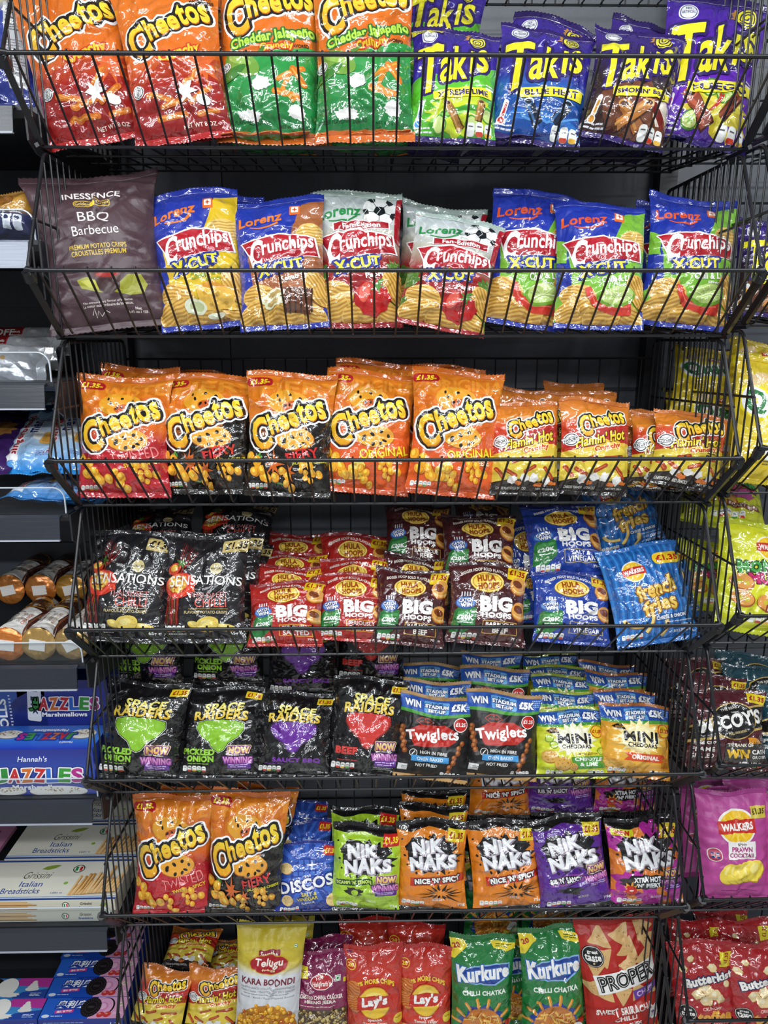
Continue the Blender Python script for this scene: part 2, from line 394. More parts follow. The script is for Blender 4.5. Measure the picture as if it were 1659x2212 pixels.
def clip_box(T, A):
    for ax, lim, sg in ((0, 0, 1), (0, 1, -1), (1, 0, 1), (1, A, -1)):
        s = (T[..., ax]-lim)*sg; s = np.where(np.abs(s) < 1e-9, 1e-9, s); k = (s > 0).sum(1)
        keep = [T[k == 3]]
        for want in (1, 2):
            Q = T[k == want]; q = s[k == want]
            if not len(Q): continue
            al = np.argmax(q > 0, 1) if want == 1 else np.argmax(q < 0, 1)
            ix = (al[:, None]+np.arange(3)) % 3; R = np.arange(len(Q))[:, None]; Q = Q[R, ix]; q = q[R, ix]
            m1 = Q[:, 0]+(Q[:, 1]-Q[:, 0])*(q[:, 0]/(q[:, 0]-q[:, 1]))[:, None]; m2 = Q[:, 0]+(Q[:, 2]-Q[:, 0])*(q[:, 0]/(q[:, 0]-q[:, 2]))[:, None]
            if want == 1: keep.append(np.stack([Q[:, 0], m1, m2], 1))
            else: keep += [np.stack([m1, Q[:, 1], Q[:, 2]], 1), np.stack([m1, Q[:, 2], m2], 1)]
        T = np.concatenate(keep)
        if not len(T): break
    return T

def lay(d, pos, nor, eps):
    """Print of design d on a surface grid pos[(ny+1),(nx+1),3]: vertices, normals, triangles, colours."""
    P, K, Z = d.tris()
    if not len(P): return None
    ny, nx = pos.shape[0]-1, pos.shape[1]-1
    c = P.mean(1); i = np.clip(np.floor(c[:, 0]).astype(int), 0, nx-1); j = np.clip(np.floor(c[:, 1]).astype(int), 0, ny-1)
    f = P-np.stack([i, j], 1)[:, None, :]; upper = (c[:, 0]-i+c[:, 1]-j) > 1
    def ev(G):
        g00, g10, g01, g11 = G[j, i], G[j, i+1], G[j+1, i], G[j+1, i+1]
        fx, fy = f[..., 0:1], f[..., 1:2]
        lo = g00[:, None]+fx*(g10-g00)[:, None]+fy*(g01-g00)[:, None]
        hi = g11[:, None]+(1-fx)*(g01-g11)[:, None]+(1-fy)*(g10-g11)[:, None]
        return np.where(upper[:, None, None], hi, lo)
    p, n = ev(pos), ev(nor); n /= np.maximum(np.linalg.norm(n, axis=2, keepdims=True), 1e-9)
    p = p+n*(eps*Z)[:, None, None]
    # weld corners that share place, colour and layer
    key = np.concatenate([np.round(P.reshape(-1, 2), 4), np.repeat(Z, 3)[:, None], np.round(K.reshape(-1, 3), 4)], 1)
    if 'weld' not in d.cache:
        _, first, inv = np.unique(key, axis=0, return_index=True, return_inverse=True); inv = inv.reshape(-1, 3)
        d.cache['weld'] = (first, inv[(inv[:, 0] != inv[:, 1]) & (inv[:, 1] != inv[:, 2]) & (inv[:, 0] != inv[:, 2])])
    first, inv = d.cache['weld']
    return p.reshape(-1, 3)[first], n.reshape(-1, 3)[first], inv, K.reshape(-1, 3)[first]

def sstep(a, b, x): t = np.clip((x-a)/(b-a), 0, 1); return t*t*(3-2*t)
_BAGN = [0]
def bag_meshes(d, W, H, seed, thick=None, flop=0.0, crumple=1.0, slim=0.09, flare=0.04):
    """Filled pillow bag standing on its bottom seal at the origin, front towards -Y. Returns meshes for body and the two seals."""
    rs = np.random.RandomState(seed); hs = d.sh*H; Hb = H-2*hs; T = (thick or d.depth)*W
    kp = [(rs.randint(3, 7), rs.rand()*6.28, rs.uniform(.3, 1)) for _ in range(3)]; kq = [(rs.randint(3, 7), rs.rand()*6.28, rs.uniform(.3, 1)) for _ in range(3)]
    sp = [(rs.randint(4, 10), rs.rand()*6.28) for _ in range(2)]
    nc = int(40*crumple)
    ca = rs.rand(nc)*2-1; cb = rs.rand(nc); th = np.where(rs.rand(nc) < .45, rs.normal(0, .45, nc), rs.rand(nc)*3.14)+1.2*rs.randint(0, 2, nc)
    cl = rs.uniform(.05, .30, nc); cw = rs.uniform(.016, .04, nc); cA = rs.normal(0, 1, nc)*.0018*(W/.15)
    ed = (rs.rand()*6.28, rs.uniform(.002, .006), rs.rand()*6.28); tw = rs.normal(0, .02); ben = rs.normal(0, .006)
    def edge_w(s): return ed[1]*np.sin(2.3*s+ed[0])+.0025*np.sin(6*s+ed[2])
    def surf(s, t, side):
        """s in -1..1, t 0 bottom .. 1 top of the body."""
        B = np.clip(np.sin(np.pi*np.clip(t, 0, 1)), 0, 1)**.6
        x = W/2*s*(1-slim*B)*(1+flare*(t-.5))*(1+.012*np.sin(5*t+ed[0]))
        P = (1-np.abs(2*t-1)**2.6)**.72*(1+.30*(.45-t))
        Q = np.maximum(1-np.abs(s)**2.7, 0)**.70
        h = T/2*P*Q
        wt = np.exp(-(1-t)*Hb/.045); wb = np.exp(-t*Hb/.040)
        pl = sum(a*np.cos(k*3.14*s+p) for k, p, a in kp)*wt+sum(a*np.cos(k*3.14*s+p) for k, p, a in kq)*wb
        h = h+pl*.0032*(W/.15)*Q*np.clip(P*3, 0, 1)
        pk = sum(np.cos(k*6.28*t+p) for k, p in sp)*np.abs(s)**3*(1-np.abs(s)**8)*.0035*(W/.15)*P
        h = h+pk
        if side > 0:
            for i in range(nc):
                du = (s-ca[i])*.5; dv = (t-cb[i])*d.A
                al = du*math.cos(th[i])+dv*math.sin(th[i]); ac = -du*math.sin(th[i])+dv*math.cos(th[i])
                h = h+cA[i]*(np.exp(-(ac/cw[i])**2)-.6*np.exp(-((ac-1.6*cw[i])/cw[i])**2))*np.exp(-(al/cl[i])**2)*Q*np.clip(P*2.5, 0, 1)*2.0
        h = np.maximum(h, 0.0004*np.clip(P*4, 0, 1))
        y = -h*side
        y = y+flop*np.clip(t-.55, 0, 1)**2*2.2+ben*(4*t*(1-t))+tw*s*W*(t-.5)+edge_w(s)*sstep(.72, 1, t)+edge_w(s+1)*.6*sstep(.25, 0, t)
        z = hs+Hb*t+.004*np.sin(3*s+ed[2])*sstep(.5, 1, t)
        return np.stack([x, y, z], -1)
    nx, ny = d.nx, d.ny
    s = np.linspace(-1, 1, nx+1); yy = np.linspace(0, 1, ny+1)
    S, Y = np.meshgrid(s, 1-yy)
    pos = surf(S, Y, 1)
    gy, gx = np.gradient(pos, axis=0), np.gradient(pos, axis=1)
    nor = np.cross(gy, gx); nor /= np.maximum(np.linalg.norm(nor, axis=2, keepdims=True), 1e-12)
    if nor[ny//2, nx//2, 1] > 0: nor = -nor
    I = np.arange((nx+1)*(ny+1)).reshape(ny+1, nx+1)
    a, b, c, e = I[:-1, :-1].ravel(), I[:-1, 1:].ravel(), I[1:, :-1].ravel(), I[1:, 1:].ravel()
    F = np.concatenate([np.stack([a, c, b], 1), np.stack([b, c, e], 1)])
    XY = np.stack([(S.ravel()+1)/2, (1-Y.ravel())*d.A], 1)
    V = [pos.reshape(-1, 3)]; N = [nor.reshape(-1, 3)]; K = [d.basecol(XY[:, 0], XY[:, 1])]; FF = [F]; nb = len(V[0])
    L = lay(d, pos, nor, 0.00013)
    if L: V.append(L[0]); N.append(L[1]); FF.append(L[2]+nb); K.append(L[3]); nb += len(L[0])
    mx, my = max(nx//2, 6), max(ny//2, 8)
    S2, Y2 = np.meshgrid(np.linspace(-1, 1, mx+1), np.linspace(1, 0, my+1)); pb = surf(S2, Y2, -1)
    gy, gx = np.gradient(pb, axis=0), np.gradient(pb, axis=1); nbk = np.cross(gy, gx); nbk /= np.maximum(np.linalg.norm(nbk, axis=2, keepdims=True), 1e-12)
    if nbk[my//2, mx//2, 1] < 0: nbk = -nbk
    I = np.arange((mx+1)*(my+1)).reshape(my+1, mx+1)+nb
    a, b, c, e = I[:-1, :-1].ravel(), I[:-1, 1:].ravel(), I[1:, :-1].ravel(), I[1:, 1:].ravel()
    FF.append(np.concatenate([np.stack([a, b, c], 1), np.stack([b, e, c], 1)])); V.append(pb.reshape(-1, 3)); N.append(nbk.reshape(-1, 3))
    K.append(np.tile(lin(d.back), (len(V[-1]), 1)))
    body = mesh_np('body', np.concatenate(V), [np.concatenate(FF)], [M[d.film]], col=np.concatenate(K), nor=np.concatenate(N))
    out = [body]
    for top, col in ((True, d.seal), (False, d.seal2)):
        n = 48; m = 7; ss = np.linspace(-1, 1, n+1); tt = np.linspace(0, 1, m+1); Sg, Tg = np.meshgrid(ss, tt)
        e0 = surf(Sg, np.full_like(Sg, 1.0 if top else 0.0), 1); sg = 1 if top else -1
        zig = np.where(np.arange(n+1) % 2 == 0, .0012, -.0008)[None, :]*(Tg > .99)
        g = e0.copy(); g[..., 2] += sg*(hs*Tg+zig)
        lean = (flop*.9 if top else -rs.uniform(.1, .5)*.012)*Tg*(hs/.012)*.25
        g[..., 1] += lean+.0006*np.cos(Tg*m*3.14)+.0015*Tg*np.sin(9*Sg+ed[0])
        f1, f2 = g.copy(), g.copy(); f1[..., 1] -= .0005; f2[..., 1] += .0005
        k = (n+1)*(m+1); I = np.arange(k).reshape(m+1, n+1)
        a, b, c, e = I[:-1, :-1].ravel(), I[:-1, 1:].ravel(), I[1:, :-1].ravel(), I[1:, 1:].ravel()
        q1 = np.stack([a, b, e, c], 1); q2 = np.stack([a, c, e, b], 1)+k
        if not top: q1, q2 = q1[:, ::-1], q2[:, ::-1]
        rim = np.concatenate([I[0, :], I[1:, -1], I[-1, -2::-1], I[-2:0:-1, 0]]); rq = np.stack([rim, np.roll(rim, -1), np.roll(rim, -1)+k, rim+k], 1)
        if top: rq = rq[:, ::-1]
        out.append(mesh_np('seal', np.concatenate([f1.reshape(-1, 3), f2.reshape(-1, 3)]), [q1, q2, rq], [M[d.film]], col=np.tile(lin(col), (2*k, 1))))
    return out

def add_bag(d, label, cat, group, pb, pt, wpx, yb, yt, yaw=0.0, thick=None, flop=0.0, name='snack_bag', zmin=None, crumple=1.0, slim=0.09, flare=0.04):
    """A bag whose bottom middle shows at pixel pb at depth yb and whose top middle shows at pt at depth yt; wpx is its width across the middle."""
    _BAGN[0] += 1; seed = 100+_BAGN[0]*7
    B, T = at(*pb, yb), at(*pt, yt)
    if zmin is not None and B.z < zmin: B.z = zmin
    up = T-B; H = up.length; up.normalize()
    W = wpx*px_scale((B+T)/2)/(1-slim)
    X = Vector((math.cos(math.radians(yaw)), math.sin(math.radians(yaw)), 0)); X = (X-up*X.dot(up)).normalized(); Yv = up.cross(X)
    root = empty(name); root.matrix_world = Matrix(((X.x, Yv.x, up.x, B.x), (X.y, Yv.y, up.y, B.y), (X.z, Yv.z, up.z, B.z), (0, 0, 0, 1)))
    tag(root, label, cat, group)
    ms = bag_meshes(d, W, H, seed, thick, flop, crumple, slim, flare)
    link('body', ms[0], root); link('top_seal', ms[1], root); link('bottom_seal', ms[2], root)
    return root
# ------------------------------------------------------------ print motifs
def RT(sh, cx, cy, deg): return rot2(sh[0]-[cx, cy], deg)+[cx, cy], sh[1]
def fine(d, x, y, w, h, n, col, seed=0, cen=False):
    """Rows of print too small to read in the photograph."""
    rs = np.random.RandomState(seed+int(x*100)+int(y*37)); p = h/n
    for i in range(n):
        ww = w*rs.uniform(.7, 1); x0 = x+(w-ww)/2 if cen else x; k = x0
        while k < x0+ww:
            q = min(rs.uniform(.03, .09), x0+ww-k); d.a(col, RC(k+q/2, y+p*(i+.5), q*.86, p*.42)); k += q
def nut(d, x, y, w, n=5):
    s = w/n; cs = ['#f4f5f2', '#d9452e', '#e8b43a', '#5aa93b', '#d9452e']
    for i in range(n):
        d.a('#f1f2ee', RC(x+s*(i+.5), y, s*.88, s*1.25, r=s*.3)); d.a(cs[i % 5], RC(x+s*(i+.5), y+s*.42, s*.80, s*.36, r=s*.15)); d.a('#5b5b5b', RC(x+s*(i+.5), y-s*.2, s*.5, s*.12))
def flash(d, cx, cy, w, h, txt='£1.35', bg='#f2dc1c', fg='#b3161c', rot=0, r=0.0):
    d.a(bg, RC(cx, cy, w, h, rot, r)); a, b = txt[:2], txt[2:]
    d.text(fg, txt, cx, cy, w*.82, h*.52, rot=rot, bold=.045)
def chip(d, cx, cy, rx, ry, rot=0, c='#e2b14e', c2='#c98f33', n=6, wave=True):
    d.a(c2, EL(cx+.006, cy+.012, rx, ry, rot)); d.a(c, EL(cx, cy, rx, ry, rot))
    for i in range(n):
        q = -0.8+1.6*(i+.5)/n; L = rx*math.sqrt(1-q*q)*.92
        v = np.array([(-L, ry*q), (-L/3, ry*q-.012*wave), (L/3, ry*q+.010*wave), (L, ry*q)]); d.a(c2, LN(rot2(v, rot)+[cx, cy], ry*.11))
def puff(d, cx, cy, s, rot, c='#eda51d', hi='#fbd24a', n=4):
    for i in range(n):
        v = rot2(np.array([[(i-(n-1)/2)*s*.72, s*.22*(-1)**i]]), rot)[0]
        d.a('#c9770f', EL(cx+v[0]+s*.04, cy+v[1]+s*.05, s*.50, s*.40, rot+35)); d.a(c, EL(cx+v[0], cy+v[1], s*.48, s*.38, rot+35)); d.a(hi, EL(cx+v[0]-s*.08, cy+v[1]-s*.1, s*.26, s*.16, rot+35))
def stick(d, x0, y0, x1, y1, w, c='#c8641c', hi='#e08a36'):
    d.a(c, LN([(x0, y0), ((x0+x1)/2+.006, (y0+y1)/2), (x1, y1)], w)); d.a(c, EL(x0, y0, w/2)); d.a(c, EL(x1, y1, w/2)); d.a(hi, LN([(x0-w*.12, y0), (x1-w*.12, y1)], w*.3))
def chilli(d, p0, p1, p2, w, c='#c8201c', stem='#4c8a2a'):
    k = CV(p0, p1, p2); d.a(c, LN(k, w, w*.15)); d.a(c, EL(k[0][0], k[0][1], w*.5)); d.a('#ee7a66', LN(CV(k[1], k[4], k[7], 6)-[w*.15, w*.12], w*.16, w*.05)); d.a(stem, LN([k[0], k[0]+(k[0]-k[2])*.9], w*.35, w*.2))
def cheetos(d, cx, cy, w, rot=-14, o1='#ffffff', o2='#17120e', f='#ffe53c-#eca51c', rim=.058):
    sh = JN(TX('C', cx-.40*w, cy+.05*w, .24*w, .42*w, rot=-8, shear=.12, bold=.03), TX('hee', cx-.07*w, cy-.03*w, .40*w, .27*w, arc=.01*w, bold=.034), TX('tos', cx+.31*w, cy-.055*w, .35*w, .30*w, bold=.034, grow=.1))
    sh = RT(sh, cx, cy, rot)
    d.a(o1, DIL(sh, rim*w)); d.a(o2, DIL(sh, .036*w)); d.a('#c96a12', (sh[0]+[.005, .011], sh[1])); d.a(f, sh)
def spots(d, cx, cy, rx, ry, n, seed, c='#15110d', r=.022):
    rs = np.random.RandomState(seed)
    for i in range(n):
        a = 6.28*i/n+rs.rand()*.5; k = .45+.4*rs.rand(); d.a(c, EL(cx+rx*k*math.cos(a), cy+ry*k*math.sin(a), r*rs.uniform(.7, 1.3), r*rs.uniform(.55, 1), rs.rand()*180, n=12))
def sprinkle(d, x0, y0, x1, y1, n, col, r, seed):
    rs = np.random.RandomState(seed)
    for i in range(n): d.a(col, EL(rs.uniform(x0, x1), rs.uniform(y0, y1), r*rs.uniform(.5, 1.4), r*rs.uniform(.5, 1.1), rs.rand()*180, n=7))
def blob(cx, cy, rx, ry, n=14, jag=.3, seed=0): return ST(cx, cy, 1, .86, n, 0, jag, rx, ry, seed)
def export_mark(d, cx, cy, r, rot=-12):
    d.a('#f2f2f0', EL(cx, cy, r)); d.a('#22262c', EL(cx, cy, r*.86)); d.a('#f2f2f0', EL(cx, cy, r*.74)); d.a('#22262c', RC(cx, cy, r*2.1, r*.8, rot)); d.a('#f2f2f0', RC(cx, cy, r*2.0, r*.68, rot)); d.text('#22262c', 'EXPORT', cx, cy, r*1.8, r*.5, rot=rot, bold=.03)
def vign(c0, c1, cx, cy, r, A):
    """A printed radial blend from c0 at (cx, cy) to c1."""
    a, b = lin(c0), lin(c1)
    return lambda x, y: a+(b-a)*np.clip(np.hypot(x-cx, y-cy)/r, 0, 1)[:, None]**1.3

# ------------------------------------------------------------ pack designs
G = {}
def us_crunchy():
    A = 1.6; d = D(A, [(0, '#de7418'), (.8, '#da6c1a'), (.98, '#c44a1a'), (1.12, '#a02018'), (1.6, '#8e1416')], seal='#e07a20', seal2='#b01c1c', nx=32)
    d.a('#b0381a', PG([(0, 1.02), (.28, .98), (.5, .90), (.75, .96), (1, .86), (1, 1.0), (.6, 1.04), (0, 1.12)]))
    d.a('#8e1512', EL(.55, 1.32, .34, .16)); d.a('#d9622a', ST(.82, .98, .2, .08, 9, jag=.4, seed=4))
    cheetos(d, .52, .52, .86, -17)
    d.text('#f3c52e', 'Crunchy', .60, .84, .44, .13, rot=-12, shear=.2, bold=.05, out=((.014, '#c8381c'),))
    d.text('#3a2412', 'MADE WITH', .84, .245, .2, .028, rot=-14, bold=.03); d.text('#3a2412', 'REAL CHEESE', .845, .285, .24, .032, rot=-14, bold=.03)
    for p in ((.22, 1.22, .46, 1.30), (.36, 1.36, .62, 1.30), (.30, 1.46, .58, 1.44), (.62, 1.16, .76, 1.02), (.66, 1.34, .86, 1.20), (.72, 1.46, .9, 1.42)):
        stick(d, *p, .055, '#cf6a1c', '#eb9a3e'); stick(d, p[0]+.03, p[1]-.01, p[2]-.03, p[3]+.012, .03, '#dd7d26', '#f2ac52')
    d.a('#e9e6e2', ST(.62, 1.24, .13, .06, 6, jag=.5, seed=2)); d.a('#e9e6e2', EL(.78, 1.33, .07, .05, 20))
    export_mark(d, .12, 1.16, .065, -80); d.text('#f4e9dc', 'NET WT 8 OZ', .70, 1.545, .34, .035, bold=.02)
    return d
def us_jalapeno():
    A = 1.6; d = D(A, [(0, '#de751a'), (.5, '#dc6e18'), (1.6, '#d46416')], seal='#e07a20', seal2='#d4681c', nx=32, back='#2a8a3a')
    d.a('#2f9a44-#17763a', PG([(0, .98), (.3, .90), (.7, .82), (1, .74), (1, 1.57), (0, 1.57)])); d.a('#d4681c', RC(.5, 1.585, 1, .03))
    cheetos(d, .52, .38, .88, -13)
    d.text('#b7e04a', 'Cheddar Jalapeño', .55, .70, .86, .13, rot=-11, bold=.04, out=((.016, '#1d6a2c'),))
    d.text('#3a2412', 'FLAVORED', .82, .765, .2, .035, rot=-9); d.text('#f3c52e', 'Crunchy', .60, .80, .34, .085, rot=-9, bold=.045, out=((.012, '#c8381c'),))
    d.a('#6f9c3a', EL(.24, .96, .20, .11, 25)); d.a('#93bb52', EL(.22, .92, .13, .04, 25)); d.a('#4f7f2a', LN(CV((.38, .88), (.46, .84), (.48, .80)), .05, .02)); d.a('#3b7a2c', EL(.14, 1.05, .16, .05, -25))
    for p in ((.62, 1.10, .86, .98), (.58, 1.22, .82, 1.26), (.76, 1.0, .88, 1.14)): stick(d, *p, .06, '#d9781c', '#f0a640')
    d.a('#e8e8e4', blob(.44, 1.16, .10, .07, seed=1)); d.a('#e8e8e4', blob(.33, 1.44, .13, .06, seed=2)); d.a('#e8e8e4', blob(.80, 1.40, .09, .08, seed=3)); d.a('#d8861e', LN([(.78, 1.3), (.66, 1.2), (.72, 1.08)], .05))
    export_mark(d, .065, .97, .06, -80); d.text('#0f3a1c', 'CHEESE FLAVORED SNACKS', .28, 1.50, .5, .035, bold=.02); d.text('#0f3a1c', 'NET WT 8 OZ (226 g)', .80, 1.53, .36, .035, bold=.02)
    return d
def takis(name, base, strip, food, side):
    A = 1.27; d = D(A, base, seal='#2a1560', seal2='#2a1560', nx=30, sh=.05)
    if side: d.a(side, PG([(0, .66), (.2, .62), (.5, .70), (.8, .60), (1, .42), (1, A), (0, A)]))
    food(d)
    d.a('#c28a3a', blob(.72, .13, .13, .10, 16, .5, seed=5))
    sh = JN(TX('T', .19, .52, .30, .56, shear=.16, bold=.02), TX('a', .38, .57, .15, .30, shear=.16, bold=.02), TX('k', .56, .49, .17, .42, shear=.16, bold=.02), TX('ı', .695, .49, .05, .29, shear=.16, bold=.01), TX('s', .83, .46, .15, .30, shear=.16, bold=.02))
    sh = RT(sh, .5, .5, -8); d.a('#2a1560', DIL(sh, .034)); d.a('#f5ec2c-#e8d81c', sh)
    d.a('#2a1560', EL(.74, .155, .105)); d.a('#f5ec2c', EL(.74, .155, .09))
    a = np.linspace(0, 15, 44); r = .012+.0046*a; d.a('#2a1560', LN(np.stack([.74+r*np.cos(a), .155+r*np.sin(a)], 1), .012))
    d.a('#f2e62a', RC(.60, .84, .70, .105, -9, .02)); d.text('#2a1560', name, .60, .84, .60, .062, rot=-9, bold=.035)
    d.a('#f4f4f2', EL(.19, .13, .09)); d.a('#3a3a8a', EL(.19, .13, .078)); d.a('#f4f4f2', EL(.19, .13, .07)); d.text('#333a7a', 'NO', .19, .09, .05, .028); d.text('#333a7a', 'ARTIFICIAL', .19, .13, .125, .03, bold=.03)
    d.a('#f2f2f0', RC(.12, 1.05, .055, .24, 8, .027)); d.a(strip, RC(.12, 1.07, .026, .18, 8, .012)); d.a('#f2f2f0', EL(.105, 1.17, .045)); d.a(strip, EL(.105, 1.17, .032))
    if name == 'XTREME LIME': d.a('#f2e62a', PG([(0, 0), (.36, 0), (.33, .05), (0, .07)])); d.text('#2a1560', 'ZERO HEAT', .17, .028, .26, .03, rot=-3, bold=.02)
    fine(d, .86, .70, .13, .06, 2, '#e8e8f0'); nut(d, .66, 1.20, .30, 3); fine(d, .04, 1.19, .3, .07, 2, '#e4e4ec')
    return d
def roll(d, x0, y0, x1, y1, w, c, hi, dk):
    d.a(dk, LN([(x0+.012, y0+.01), (x1+.012, y1+.01)], w)); d.a(c, LN([(x0, y0), (x1, y1)], w, w*.8)); d.a(hi, LN([(x0-w*.2, y0), (x1-w*.2, y1)], w*.3, w*.2)); d.a(hi, EL(x0, y0, w*.52, w*.34)); d.a(dk, EL(x0, y0, w*.36, w*.2))
def f_lime(d):
    d.a('#c9dc2a', blob(.6, 1.05, .40, .24, 18, .3, 2)); d.a('#3d9a2c', LN(CV((.25, 1.2), (.55, .95), (.98, 1.0)), .07)); d.a('#8fd05a', LN(CV((.25, 1.15), (.55, 1.0), (.98, 1.08)), .03))
    for x, y in ((.35, 1.18), (.9, 1.05), (.72, 1.16)): d.a('#4c9a2a', EL(x, y, .08)); d.a('#cfe68a', EL(x, y, .066))
    roll(d, .42, .98, .60, 1.2, .09, '#a8763a', '#c99a55', '#5a3a18'); roll(d, .82, .92, .78, 1.12, .08, '#a8763a', '#c99a55', '#5a3a18')
def f_blue(d):
    d.a('#1c4fa0', blob(.5, 1.05, .55, .25, 18, .3, 3)); d.a('#2f74c8', LN(CV((.1, 1.15), (.5, 1.0), (1, 1.18)), .09)); d.a('#5f9fe0', LN(CV((.3, 1.1), (.6, 1.2), (.95, 1.02)), .02))
    roll(d, .36, .97, .50, 1.16, .10, '#16263f', '#3f6aa0', '#0a1220'); roll(d, .80, .92, .66, 1.12, .10, '#16263f', '#3f6aa0', '#0a1220'); d.a('#dfe9f8', LN(CV((.31, .97), (.40, .9), (.42, .98)), .012)); d.a('#dfe9f8', LN(CV((.75, .92), (.80, .85), (.86, .92)), .012))
def f_bbq(d):
    d.a('#6a3a22', blob(.58, 1.0, .48, .30, 18, .3, 4)); d.a('#e8dccb', blob(.88, .98, .12, .14, 10, .4, 6)); d.a('#7a1f18', LN(CV((.5, .9), (.8, .9), (.95, 1.1)), .09))
    roll(d, .42, 1.0, .66, 1.18, .14, '#a8632a', '#cf8c42', '#4a2410'); roll(d, .70, .93, .40, 1.2, .12, '#b8742f', '#d99a4e', '#4a2410')
def f_fuego(d):
    d.a('#c8b42a', blob(.62, 1.02, .36, .22, 22, .5, 7)); d.a('#e2d44a', ST(.66, 1.0, .28, .1, 11, jag=.6, seed=3))
    for x, y in ((.50, .86), (.64, .90), (.36, 1.16)): d.a('#4c8a2a', EL(x, y, .085)); d.a('#cfe08a', EL(x, y, .07)); d.a('#8cba4a', ST(x, y, .06, .02, 6))
    roll(d, .30, .94, .54, 1.18, .13, '#8a3a22', '#b5573a', '#3a120c'); roll(d, .86, .78, .66, 1.08, .10, '#8a3a22', '#b5573a', '#3a120c'); chilli(d, (.62, .92), (.6, 1.02), (.50, 1.08), .05)
G['cheese_red'] = us_crunchy(); G['cheese_green'] = us_jalapeno()
G['roll_lime'] = takis('XTREME LIME', [(0, '#35208a'), (.5, '#3a2498'), (1.27, '#3a2498')], '#2a8ad0', f_lime, '#62c22c-#4fae26')
G['roll_blue'] = takis('BLUE HEAT', [(0, '#3a1f8e'), (.6, '#2f2a92'), (.75, '#2458a8'), (1.27, '#1c4a94')], '#c8281c', f_blue, None)
G['roll_bbq'] = takis("SMOKIN' BBQ", [(0, '#3a1f86'), (.45, '#2e1a5a'), (.7, '#2a1a20'), (1.27, '#3a2018')], '#d8901c', f_bbq, None)
G['roll_fuego'] = takis('FUEGO', [(0, '#3f1f96'), (.5, '#5a1fb0'), (.9, '#6a24b8'), (1.27, '#4a1f90')], '#c8281c', f_fuego, None)

def brown():
    A = 1.28; d = D(A, '#4b363c', seal='#4a353b', film='satin', nx=30, depth=.32, back='#453036')
    d.text('#e9e2de', 'INESSENCE', .5, .17, .46, .065, bold=.02)
    d.a('#c9a83a', RC(.5, .255, .30, .062, 0, .03)); d.a('#4b363c', RC(.5, .255, .285, .047, 0, .024)); d.text('#e0c45a', 'Golden', .42, .255, .11, .034, bold=.01); d.text('#e0c45a', 'Crisps', .59, .255, .10, .034, bold=.01); d.a('#e4c93a', EL(.505, .262, .026, .03))
    d.text('#efe9e6', 'BBQ', .5, .39, .26, .105, bold=-.004); d.text('#efe9e6', 'Barbecue', .5, .51, .40, .085, bold=-.004)
    d.text('#d8b83c', 'PREMIUM POTATO CRISPS', .5, .655, .50, .042, bold=.01); d.text('#d8b83c', 'CROUSTILLES PREMIUM', .5, .71, .48, .045, bold=.01)
    d.a('#94942a', PG([(.27, .93), (.36, .91), (.48, .97), (.62, 1.0), (.72, .92), (.83, .92), (.87, 1.0), (.82, 1.08), (.70, 1.09), (.58, 1.06), (.42, 1.04), (.30, 1.0)])); d.a('#b4b23c', PG([(.30, .94), (.40, .935), (.52, 1.01), (.66, 1.05), (.5, 1.04), (.36, 1.0)]))
    d.a('#3a2020', PG([(.42, .90), (.66, .90), (.63, 1.03), (.57, 1.06), (.50, 1.06), (.45, 1.03)])); d.a('#5c2a28', EL(.54, .90, .125, .04)); d.a('#a02a24', EL(.54, .90, .10, .028))
    d.text('#d8cfca', 'The extraordinary flavour of barbecue', .5, 1.125, .42, .022, bold=.01); d.text('#d8cfca', 'La saveur extraordinaire du barbecue.', .5, 1.15, .42, .022, bold=.01)
    d.a('#e6dedb', LN([(.36, 1.22), (.38, 1.17), (.39, 1.24), (.41, 1.19), (.43, 1.23), (.47, 1.19), (.50, 1.21)], .006)); d.text('#d8cfca', 'Net', .74, 1.195, .05, .022); d.text('#d8cfca', '4.41 oz / 125 g', .74, 1.225, .18, .024)
    return d
def lorenz(d, col, cx=.30, cy=.22, rot=-6):
    d.text(col, 'Lorenz', cx, cy, .50, .125, rot=rot, shear=.15, bold=.03, jit=.05); d.a(col, LN(CV((cx-.12, cy+.10), (cx+.06, cy+.15), (cx+.20, cy+.06)), .012, .026))
def chips_word(d, cy, fan=False):
    p = [(.05, cy-.11), (.50, cy-.185), (.92, cy-.13), (.97, cy+.10), (.60, cy+.12), (.18, cy+.21), (.14, cy+.06)]
    d.a('#f4f4f2', PG(p)); c = np.array(p).mean(0); d.a('#b81f2c-#a01624', PG([tuple(c+(np.array(q)-c)*[.955, .90]) for q in p]))
    sh = JN(TX('C', .235, cy+.04, .15, .33, shear=.1, bold=.03), TX('runchips', .60, cy-.025, .60, .225, rot=-7, shear=.08, bold=.022, grow=-.15)); d.a('#f7f7f5', sh)
    x = TX('X·CUT', .50, cy+.225, .54, .135, rot=-10, bold=.035, grow=-.3); d.a('#1e2f8c', DIL(x, .026)); d.a('#f2e12a', x)
